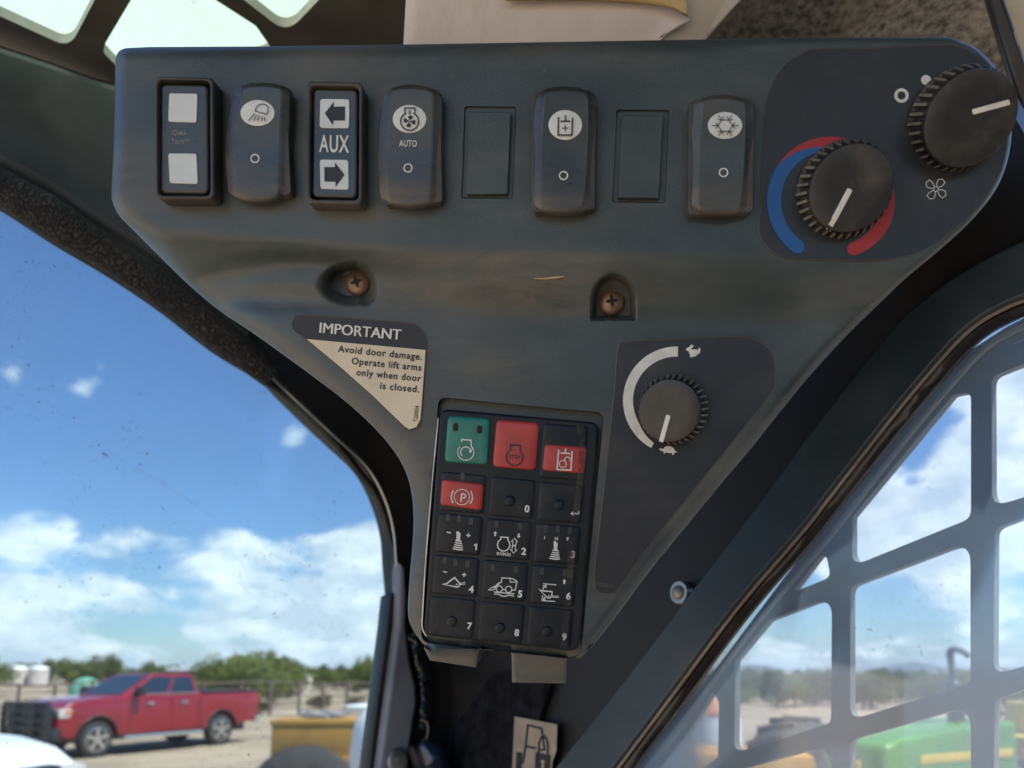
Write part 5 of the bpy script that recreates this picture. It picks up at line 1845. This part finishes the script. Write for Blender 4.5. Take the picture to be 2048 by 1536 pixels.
        hl_ = lbox('headlight', t, M['headlamp'], 4.18, 4.50, s_ * 0.80 - 0.14, s_ * 0.80 + 0.14, 0.93, 1.14, bevel=0.04)
        lbox('turn_lens', hl_, M['amber'], 4.20, 4.36, s_ * 0.90 - 0.05, s_ * 0.90 + 0.05, 1.02, 1.10, bevel=0.01)
        lbox('fog_light', t, M['headlamp'], 4.55, 4.66, s_ * 0.70 - 0.08, s_ * 0.70 + 0.08, 0.55, 0.68, bevel=0.03)
        lbox('tail_light', t, M['tail_red'], -1.28, -1.18, s_ * 0.94 - 0.05, s_ * 0.94 + 0.05, 1.02, 1.36, bevel=0.02)
    lbox('rear_bumper', t, M['car_chrome'], -1.42, -1.22, -0.95, 0.95, 0.56, 0.74, bevel=0.04)
    lbox('front_bumper', t, M['car_black'], 4.42, 4.66, -0.98, 0.98, 0.42, 0.72, bevel=0.06)
    lbox('grille', t, M['car_black'], 4.40, 4.55, -0.62, 0.62, 0.72, 1.16, bevel=0.04)
    if guard:
        for y0, y1 in ((-0.95, -0.80), (0.80, 0.95), (-0.42, -0.34), (0.34, 0.42)):
            lbox('guard_upright', t, M['car_black'], 4.66, 4.76, y0, y1, 0.42, 1.30 if abs(y0) < 0.6 else 1.22, bevel=0.03)
        for z0 in (0.46, 0.66, 0.86, 1.06, 1.22):
            lbox('guard_bar', t, M['car_black'], 4.66, 4.74, -0.92, 0.92, z0, z0 + 0.09, bevel=0.03)
        lbox('guard_mesh', t, M['car_black'], 4.64, 4.655, -0.8, 0.8, 0.5, 1.22, bevel=0)
    for x in (0, 3.57):
        for s_ in (1, -1):
            wheel(t, x, s_ * 0.84, 0.415, 0.28, s_)
    lbox('underside', t, M['car_black'], -1.0, 4.2, -0.75, 0.75, 0.35, 0.75, bevel=0.02)
    return t


fw, rw = gpt(192, 1515), gpt(441, 1490)
hdg = (fw - rw)
sc_ = hdg.length / 3.57
ang = math.atan2(hdg.y, hdg.x)
nl = Vector((-hdg.y, hdg.x, 0)).normalized()
org = rw - nl * 0.98 * sc_
tr_ = pickup('red_pickup', 'red crew cab pickup with a black grille guard parked on the dirt', (org.x, org.y, 0), ang, 'red_paint')
tr_.scale = (sc_, sc_, sc_)

w0 = at(52, 1475, 6.6)
pickup('white_pickup', 'sunlit white hood of a vehicle parked in front of the red pickup', (w0.x - 4.15, w0.y + 0.35, 0), R(-14), 'white_paint', guard=False)

# white rounded tank just left of the door post
wt = empty('white_tank', (at(760, 1445, 5.5).x + 0.29, 5.5, 0), 'bright white rounded tank showing beside the door post', 'tank')
lathe_y('tank_shell', wt, M['poly_white'], [(0.30, 0.5), (0.40, 0.75), (0.47, 1.05), (0.49, 1.35), (0.46, 1.55), (0.38, 1.67), (0.2, 1.73), (0.02, 1.74)], 40, axis='Z')
lathe_y('tank_stand', wt, M['grey_hose'], [(0.34, 0.0), (0.34, 0.5), (0.3, 0.52)], 24, axis='Z')
lathe_y('tank_lid', wt, M['poly_white'], [(0.12, 1.72), (0.12, 1.79), (0.02, 1.81)], 20, axis='Z')
# pale pickup hood edge left of it (flat bluish disc)
lathe_y('side_tray', wt, M['poly_white'], [(0.05, 1.60), (0.46, 1.63), (0.47, 1.66), (0.05, 1.70)], 30, (-0.12, 0.3, 0), axis='Z')

# mustard steel box on a wheel
bx = at(630, 1474, 8.5)
ym = empty('wheeled_hopper', (bx.x, bx.y, 0), 'mustard steel box with a black tyre beneath and hose on top', 'machine', R(6))
bt, bb = at(630, 1437, 8.5).z, at(630, 1512, 8.5).z
hw_ = (at(705, 1474, 8.5).x - at(555, 1474, 8.5).x) / 2
lbox('steel_box', ym, M['tan_steel'], -hw_, hw_ + 0.3, -0.3, 0.4, bb, bt, bevel=0.015)
lbox('box_rim', ym, M['tan_steel'], -hw_ - 0.015, hw_ + 0.3, -0.315, 0.415, bt - 0.05, bt + 0.004, bevel=0.01)
lathe_y('tyre', ym, M['tyre'], [(0.3, -0.16), (0.5, -0.16), (0.58, -0.1), (0.60, 0), (0.58, 0.1), (0.5, 0.16), (0.3, 0.16)], 36, (-0.02, -0.5, 0.57))
lathe_y('wheel_disc', ym, M['tan_steel'], [(0.3, -0.1), (0.28, -0.14), (0.05, -0.05)], 24, (-0.02, -0.5, 0.57))
for k_, (hx_, hz_) in enumerate(((0.1, 0.03), (0.22, 0.06), (0.0, 0.05))):
    cpth = [Vector((hx_ + 0.14 * math.cos(a) + 0.02 * math.sin(3 * a), 0.12 * math.sin(a), bt + hz_ + 0.02 * math.sin(2 * a + k_))) for a in [2 * math.pi * i / 22 for i in range(23)]]
    obj('hose', tube_mesh('hose', cpth, 0.022, 8), M['grey_hose'], ym, smooth=60, local=True)
lbox('axle_beam', ym, M['tan_steel'], -0.1, 0.5, -0.35, 0.35, 0.52, bb + 0.02, bevel=0.02)

# ------------------------------------------------------------------ green tractor seen through the side screen
d_t = 6.4
t0 = at(1735, 1470, d_t)
zt_ = at(1800, 1462, d_t + 0.4).z
gt = empty('green_tractor', (t0.x, t0.y, 0), 'green tractor with a yellow stripe and black exhaust stack behind the side screen', 'tractor', R(28))
prof = [(-0.16, zt_ - 0.62), (-0.20, zt_ - 0.2), (-0.14, zt_ - 0.06), (0.05, zt_ - 0.01), (0.8, zt_ + 0.05), (1.6, zt_ + 0.08), (1.6, zt_ - 0.5), (0.4, zt_ - 0.62)]
profile_body('hood', gt, M['green_paint'], prof, 0.28, 0.05)
for s_ in (1, -1):
    lbox('stripe', gt, M['tractor_yellow'], 0.25, 1.5, s_ * 0.283 - 0.004, s_ * 0.283 + 0.004, zt_ - 0.22, zt_ - 0.15, bevel=0.002)
    lathe_y('rear_wheel', gt, M['tyre'], [(0.4, -0.18), (0.62, -0.18), (0.68, -0.1), (0.70, 0), (0.68, 0.1), (0.62, 0.18), (0.4, 0.18)], 36, (2.2, s_ * 0.72, 0.70))
    lathe_y('rear_rim', gt, M['tractor_yellow'], [(0.4, -0.12), (0.38, 0.0), (0.1, 0.06)], 24, (2.2, s_ * 0.72, 0.70))
    lathe_y('front_wheel', gt, M['tyre'], [(0.2, -0.1), (0.32, -0.1), (0.37, -0.05), (0.37, 0.05), (0.32, 0.1), (0.2, 0.1)], 30, (0.35, s_ * 0.62, 0.37))
    lathe_y('front_rim', gt, M['tractor_yellow'], [(0.2, -0.06), (0.18, 0.0), (0.06, 0.03)], 20, (0.35, s_ * 0.62, 0.37))
    lbox('fender', gt, M['green_paint'], 1.7, 2.6, s_ * 0.6 - 0.2, s_ * 0.6 + 0.2, 1.38, 1.44, bevel=0.03)
lbox('emblem', gt, M['tractor_yellow'], -0.222, -0.196, -0.075, 0.075, zt_ - 0.34, zt_ - 0.19, bevel=0.006)
lbox('emblem_field', gt, M['green_paint'], -0.226, -0.22, -0.045, 0.045, zt_ - 0.31, zt_ - 0.22, bevel=0.002)
lbox('axle', gt, M['green_paint'], 0.28, 0.42, -0.55, 0.55, 0.3, 0.42, bevel=0.02)
lbox('frame', gt, M['car_black'], 0.0, 2.3, -0.2, 0.2, 0.42, zt_ - 0.5, bevel=0.03)
lbox('seat', gt, M['tractor_yellow'], 1.95, 2.35, -0.22, 0.22, 1.2, 1.32, bevel=0.04)
lbox('backrest', gt, M['tractor_yellow'], 2.3, 2.4, -0.22, 0.22, 1.28, 1.62, bevel=0.04)
lathe_y('steering_wheel', gt, M['car_black'], [(0.19, 0.0), (0.2, 0.02), (0.18, 0.03), (0.17, 0.01)], 24, (1.6, 0, 1.52), axis='Z')
ex = at(1886, 1455, d_t + 0.75) - Vector((t0.x, t0.y, 0))
ex = Matrix.Rotation(-R(28), 4, 'Z') @ ex
et, em = at(1870, 1303, d_t + 0.75).z, at(1886, 1362, d_t + 0.75).z
lathe_y('muffler', gt, M['car_black'], [(0.03, zt_), (0.065, zt_ + 0.02), (0.072, zt_ + 0.08), (0.072, em - 0.03), (0.05, em), (0.03, em + 0.01)], 20, (ex.x, 0.05, 0), axis='Z')
pth = smooth_path([Vector((ex.x, 0.05, em - 0.02)), Vector((ex.x - 0.01, 0.05, et - 0.06)), Vector((ex.x + 0.0, 0.05, et)), Vector((ex.x + 0.05, 0.0, et + 0.01)), Vector((ex.x + 0.11, -0.05, et - 0.05))], 5)
obj('exhaust_stack', tube_mesh('exhaust_stack', pth, 0.03, 12), M['car_black'], gt, smooth=60, local=True)

# large lone tyre left of the tractor
tyr = at(1590, 1437, 7.5)
ly = empty('loose_tyre', (tyr.x, tyr.y, 0), 'big black tyre standing beside the green tractor', 'tyre', R(35))
zr = tyr.z / 2
lathe_y('tyre_carcass', ly, M['tyre'], [(zr * 0.5, -0.2), (zr * 0.85, -0.22), (zr * 0.97, -0.15), (zr, 0), (zr * 0.97, 0.15), (zr * 0.85, 0.22), (zr * 0.5, 0.2)], 40, (0, 0, zr))
for k_ in range(22):
    a = 2 * math.pi * k_ / 22
    bm = bmesh.new()
    box_bm(bm, zr * 0.96, zr * 1.03, -0.17, 0.17, -0.03, 0.03)
    bmesh.ops.transform(bm, matrix=Matrix.Translation((0, 0, zr)) @ Matrix.Rotation(a, 4, 'Y') @ Matrix.Rotation(0.5, 4, 'X'), verts=bm.verts)
    bm_obj('tread_lug', bm, M['tyre'], ly, local=True)
lathe_y('rim', ly, M['yellow'], [(zr * 0.5, -0.15), (zr * 0.48, 0.0), (zr * 0.1, 0.05)], 24, (0, 0, zr))


def loader(name, label, px, py, dist, rz, s=1.0):
    """small yellow wheel loader: body, cab posts, arms, bucket, wheels"""
    p = at(px, py, dist)
    t = empty(name, (p.x, p.y, 0), label, 'loader', rz)
    lbox('engine_cover', t, M['yellow'], -1.2 * s, 0.0, -0.5 * s, 0.5 * s, 0.6 * s, 1.25 * s, bevel=0.08)
    lbox('chassis', t, M['yellow'], -0.2 * s, 0.9 * s, -0.4 * s, 0.4 * s, 0.5 * s, 0.85 * s, bevel=0.05)
    for x in (-0.1, 0.55):
        for y in (-0.36, 0.36):
            lbox('cab_post', t, M['car_black'], x * s, (x + 0.07) * s, (y - 0.035) * s, (y + 0.035) * s, 0.8 * s, 1.9 * s, bevel=0.01)
    lbox('cab_roof', t, M['yellow'], -0.2 * s, 0.75 * s, -0.5 * s, 0.5 * s, 1.88 * s, 1.98 * s, bevel=0.04)
    for y in (-0.3, 0.3):
        pth_ = smooth_path([Vector((0.5 * s, y * s, 1.05 * s)), Vector((1.1 * s, y * s, 1.1 * s)), Vector((1.7 * s, y * s, 0.5 * s))], 5)
        obj('lift_arm', tube_mesh('lift_arm', pth_, 0.07 * s, 8), M['yellow'], t, smooth=60, local=True)
    profile_body('bucket', t, M['yellow'], [(1.6 * s, 0.75 * s), (1.65 * s, 0.2 * s), (2.2 * s, 0.12 * s), (2.2 * s, 0.16 * s), (1.75 * s, 0.28 * s), (1.7 * s, 0.75 * s)], 0.75 * s, 0.0)
    for x in (-0.75, 0.7):
        for y in (-0.52, 0.52):
            w_ = lathe_y('wheel', t, M['tyre'], [(0.25 * s, -0.14), (0.42 * s, -0.14), (0.47 * s, 0), (0.42 * s, 0.14), (0.25 * s, 0.14)], 28, (x * s, y * s, 0.47 * s))
            lathe_y('rim', w_, M['yellow'], [(0.25 * s, -0.1), (0.22 * s, 0), (0.05 * s, 0.04)], 20, (x * s, y * s, 0.47 * s))
    return t


loader('yellow_loader', 'yellow loader between the window bar and the big black tyre', 1360, 1480, 7.5, R(170), 0.95)
loader('small_loader', 'distant yellow loader with a roof beyond the green tractor', 2085, 1440, 13.0, R(100), 0.95)
cn = empty('orange_beacon', (*at(1428, 1400, 9.5).xy, 0), 'pale drum with an orange peaked cap behind the side screen', 'drum')
zc = at(1428, 1385, 9.5).z
lathe_y('drum', cn, M['poly_white'], [(0.30, 0.0), (0.30, zc - 0.3), (0.27, zc - 0.24)], 24, axis='Z')
lathe_y('cap', cn, M['orange'], [(0.30, zc - 0.26), (0.28, zc - 0.2), (0.02, zc)], 24, axis='Z')


# ------------------------------------------------------------------ far yard: tanks, tarp, sheds, chimney, fence
for i, (xa, xb, lab) in enumerate(((18, 54, 'pale domed storage tank next to the dark fence post'), (59, 95, 'pale domed storage tank on the side towards the red pickup'))):
    c = at((xa + xb) / 2, 1350, 110)
    r_ = (at(xb, 1350, 110).x - at(xa, 1350, 110).x) / 2
    zt2 = at((xa + xb) / 2, 1331, 110).z
    t = empty('storage_tank', (c.x, c.y, 0), lab, 'tank', group='domed tanks beyond the fence')
    lathe_y('shell', t, M['tank_white'], [(r_, 0), (r_, zt2 - 0.5)], 32, axis='Z')
    lathe_y('dome', t, M['poly_white'], [(r_ * 1.02, zt2 - 0.52), (r_ * 0.9, zt2 - 0.25), (r_ * 0.5, zt2 - 0.06), (0.1, zt2)], 32, axis='Z')
c = at(172, 1365, 48)
t = empty('tarp_cover', (c.x, c.y, 0), 'green tarpaulin hump in front of the trees', 'tarp')
lathe_y('cover', t, M['tarp'], [(0.95, 0), (0.93, 0.8), (0.75, 1.25), (0.45, 1.52), (0.1, 1.62)], 28, axis='Z')


def shed(name, label, xa, xb, ytop, dist, wall, roof, depth=4, pitch=0.35):
    a, b = at(xa, ytop, dist), at(xb, ytop, dist)
    t = empty(name, ((a.x + b.x) / 2, dist, 0), label, 'shed')
    w = (b.x - a.x) / 2
    h = a.z
    lbox('wall', t, M[wall], -w * 0.96, w * 0.96, 0, depth, 0, h - pitch, bevel=0.02)
    bm = bmesh.new()
    vs = [bm.verts.new(p) for p in ((-w, -0.3, h - pitch), (w, -0.3, h - pitch), (w, depth + 0.3, h - pitch), (-w, depth + 0.3, h - pitch), (-w, depth * 0.4, h), (w, depth * 0.4, h))]
    for f in ((0, 1, 5, 4), (2, 3, 4, 5), (0, 4, 3), (1, 2, 5), (0, 3, 2, 1)):
        bm.faces.new([vs[i] for i in f])
    bm_obj('roof', bm, M[roof], t, local=True)
    lbox('door', t, M['car_black'], -w * 0.2, w * 0.2, -0.05, 0.02, 0, min(2.0, h - pitch - 0.2), bevel=0)
    return t


shed('shed', 'low brown shed with a grey roof behind the red pickup', 330, 425, 1334, 80, 'shed_wall', 'shed_roof')
shed('trailer_shed', 'low pale shed beyond the fence past the red pickup tailgate', 555, 606, 1349, 60, 'tank_white', 'poly_white', 3, 0.12)
c = at(190, 1335, 160)
t = empty('grey_chimney', (c.x, c.y, 0), 'square grey chimney rising over the far trees', 'chimney')
hz = at(190, 1310, 160).z
lbox('shaft', t, M['shed_roof'], -0.5, 0.5, -0.5, 0.5, 0, hz - 0.4, bevel=0.02)
lbox('cap', t, M['shed_wall'], -0.6, 0.6, -0.6, 0.6, hz - 0.42, hz, bevel=0.02)

fn = empty('yard_fence', (-12, 33, 0), 'rusty post and wire yard fence behind the red pickup', 'fence')
rf = random.Random(2)
A_, B_ = gpt(-120, 1441), gpt(770, 1428)
npst = 14
tops = []
px_posts = [-120, -40, 33, 105, 180, 255, 330, 405, 480, 540, 597, 645, 693, 740, 770]
for px in px_posts:
    t_ = (px + 120) / 890.0
    base = gpt(px, 1441 - 13 * t_)
    hgt = 1.48 + rf.uniform(-0.05, 0.12)
    tops.append((base, hgt))
    lathe_y('post', fn, M['rust'], [(0.07, -0.2), (0.07, hgt), (0.04, hgt + 0.02)], 10, (base.x + 12, base.y - 33, 0), axis='Z')
for zf in (0.25, 0.55, 0.85, 1.12, 1.4):
    pth_ = [Vector((b.x + 12, b.y - 33, zf * h / 1.48 + rf.uniform(-0.02, 0.02))) for b, h in tops]
    obj('fence_wire', tube_mesh('fence_wire', pth_, 0.02 if zf < 1.3 else 0.045, 6), M['rust'], fn, smooth=60, local=True)


# ------------------------------------------------------------------ vegetation
def tree_meshes(seed, h, w, n, leaf, leaf_size):
    rn = random.Random(seed)
    V, Fc = [], []
    th_ = h * 0.32
    limbs = []
    for k in range(4):
        a = rn.uniform(0, 6.28)
        tip = Vector((math.cos(a) * w * 0.3, math.sin(a) * w * 0.3, h * rn.uniform(0.55, 0.8)))
        limbs.append([Vector((0, 0, -0.1)), Vector((0.03, 0.02, th_ * 0.7)), tip * 0.6 + Vector((0, 0, th_ * 0.2)), tip])
    for lm in limbs:
        pth_ = smooth_path(lm, 3)
        b = len(V)
        seg = 6
        for i, p in enumerate(pth_):
            rr = 0.035 * h * (1 - 0.8 * i / len(pth_))
            for q in range(seg):
                a = 6.283 * q / seg
                V.append((p.x + rr * math.cos(a), p.y + rr * math.sin(a), p.z))
        for i in range(len(pth_) - 1):
            for q in range(seg):
                q2 = (q + 1) % seg
                Fc.append([b + i * seg + q, b + i * seg + q2, b + (i + 1) * seg + q2, b + (i + 1) * seg + q])
    trunk = mesh('trunk', V, Fc)
    trunk.materials.append(M['bark'])
    clumps = []
    for k in range(13):
        a, el = rn.uniform(0, 6.28), rn.uniform(-0.7, 1.0)
        rr = rn.uniform(0.15, 0.95)
        clumps.append((Vector((math.cos(a) * w * 0.5 * rr, math.sin(a) * w * 0.5 * rr, h * (0.50 + 0.36 * el * (1 - 0.35 * rr)))), rn.uniform(0.15, 0.28) * w))
    V, Fc = [], []
    for k in range(n):
        c_, cr = rn.choice(clumps)
        d_ = Vector((rn.gauss(0, 1), rn.gauss(0, 1), rn.gauss(0, 0.8))).normalized() * cr * rn.random() ** 0.45
        p = c_ + d_
        if p.z < 0.05:
            p.z = 0.05 + rn.random() * 0.3
        u = Vector((rn.gauss(0, 1), rn.gauss(0, 1), rn.gauss(0, 1))).normalized()
        v = u.orthogonal().normalized()
        s_ = leaf_size * rn.uniform(0.6, 1.4)
        b = len(V)
        V += [p - u * s_, p + v * s_ * 0.45, p + u * s_, p - v * s_ * 0.45]
        Fc.append([b, b + 1, b + 2, b + 3])
    crown = mesh('crown', V, Fc)
    crown.materials.append(M[leaf])
    return trunk, crown


kinds = [tree_meshes(11, 3.2, 4.2, 1700, 'leaf', 0.16), tree_meshes(12, 3.4, 3.8, 1700, 'leaf2', 0.16), tree_meshes(13, 2.0, 3.2, 1300, 'leaf3', 0.14), tree_meshes(14, 3.0, 5.0, 1900, 'leaf', 0.17)]
TL = [('palo_verde_tree', 'loose yellow-green desert tree'), ('mesquite_tree', 'darker green desert tree'), ('creosote_bush', 'dry olive desert bush'), ('palo_verde_tree', 'wide yellow-green desert tree')]


def plant(px, dist, kind, sc, where, group):
    p = at(px, HOR, dist)
    o = empty(TL[kind][0], (p.x, p.y, 0), TL[kind][1] + ' ' + where, 'bush' if kind == 2 else 'tree', random.uniform(0, 6.28), group)
    o.scale = (sc, sc, sc)
    for nm, me in (('trunk', kinds[kind][0]), ('crown', kinds[kind][1])):
        c_ = bpy.data.objects.new(nm, me)
        COL.objects.link(c_)
        c_.parent = o


for px, dist, kind, sc in ((-45, 62, 0, 1.15), (-60, 66, 3, 1.1), (142, 84, 1, 1.05), (150, 78, 0, 1.05), (206, 76, 1, 1.1), (240, 88, 3, 1.0), (290, 90, 1, 1.0), (100, 120, 1, 1.2), (60, 128, 3, 1.2), (340, 100, 3, 1.0)):
    plant(px, dist, kind, sc, 'behind the tanks and the hood of the red pickup', 'trees left of the red pickup cab')
for px, dist, kind, sc in ((470, 48, 0, 0.98), (520, 44, 3, 1.0), (548, 50, 0, 1.0), (575, 58, 1, 0.85), (440, 60, 3, 0.95)):
    plant(px, dist, kind, sc, 'between the red pickup bed and the pale shed', 'trees behind the red pickup bed')
for px, dist, kind, sc in ((640, 80, 0, 0.72), (668, 84, 3, 0.72), (700, 82, 0, 0.75), (742, 60, 0, 0.95), (615, 86, 3, 0.75), (720, 74, 3, 0.7), (770, 66, 3, 0.8), (800, 70, 0, 0.9), (655, 100, 1, 0.9), (690, 104, 1, 0.9), (630, 110, 3, 0.9)):
    plant(px, dist, kind, sc, 'beside the door post and the pale shed', 'trees beside the door post')
k_ = 0
rt = random.Random(9)
for px in range(1280, 2230, 27):
    for row in range(2):
        kind = rt.choice((2, 1, 0, 2, 3))
        dist = 46 + row * 22 + rt.uniform(-5, 9)
        plant(px + rt.uniform(-12, 12), dist, kind, (0.92 if kind == 2 else 0.58) * rt.uniform(0.85, 1.12) * (1 + 0.12 * row), 'seen through the side screen', 'brush line behind the side screen')
for px, dist in ((250, 36.5), (70, 36), (520, 35), (-30, 37), (430, 37), (640, 40), (300, 44), (710, 42)):
    plant(px, dist, 2, rt.uniform(0.3, 0.5), 'small and low along the yard fence', 'low bushes along the yard fence')

# ------------------------------------------------------------------ air between the yard and the far hills
bm = bmesh.new()
box_bm(bm, -9600, 9600, -9600, 9600, -4.5, 90)
hz_o = bm_obj('haze', bm, None, None)
hm = bpy.data.materials.new('haze_air')
hm.use_nodes = True
hm.node_tree.nodes.clear()
pv = hm.node_tree.nodes.new('ShaderNodeVolumePrincipled')
pv.inputs['Color'].default_value = (0.82, 0.90, 1.0, 1)
pv.inputs['Density'].default_value = 0.00010
ho = hm.node_tree.nodes.new('ShaderNodeOutputMaterial')
hm.node_tree.links.new(pv.outputs[0], ho.inputs['Volume'])
hz_o.data.materials.append(hm)
tag(hz_o, kind='stuff')
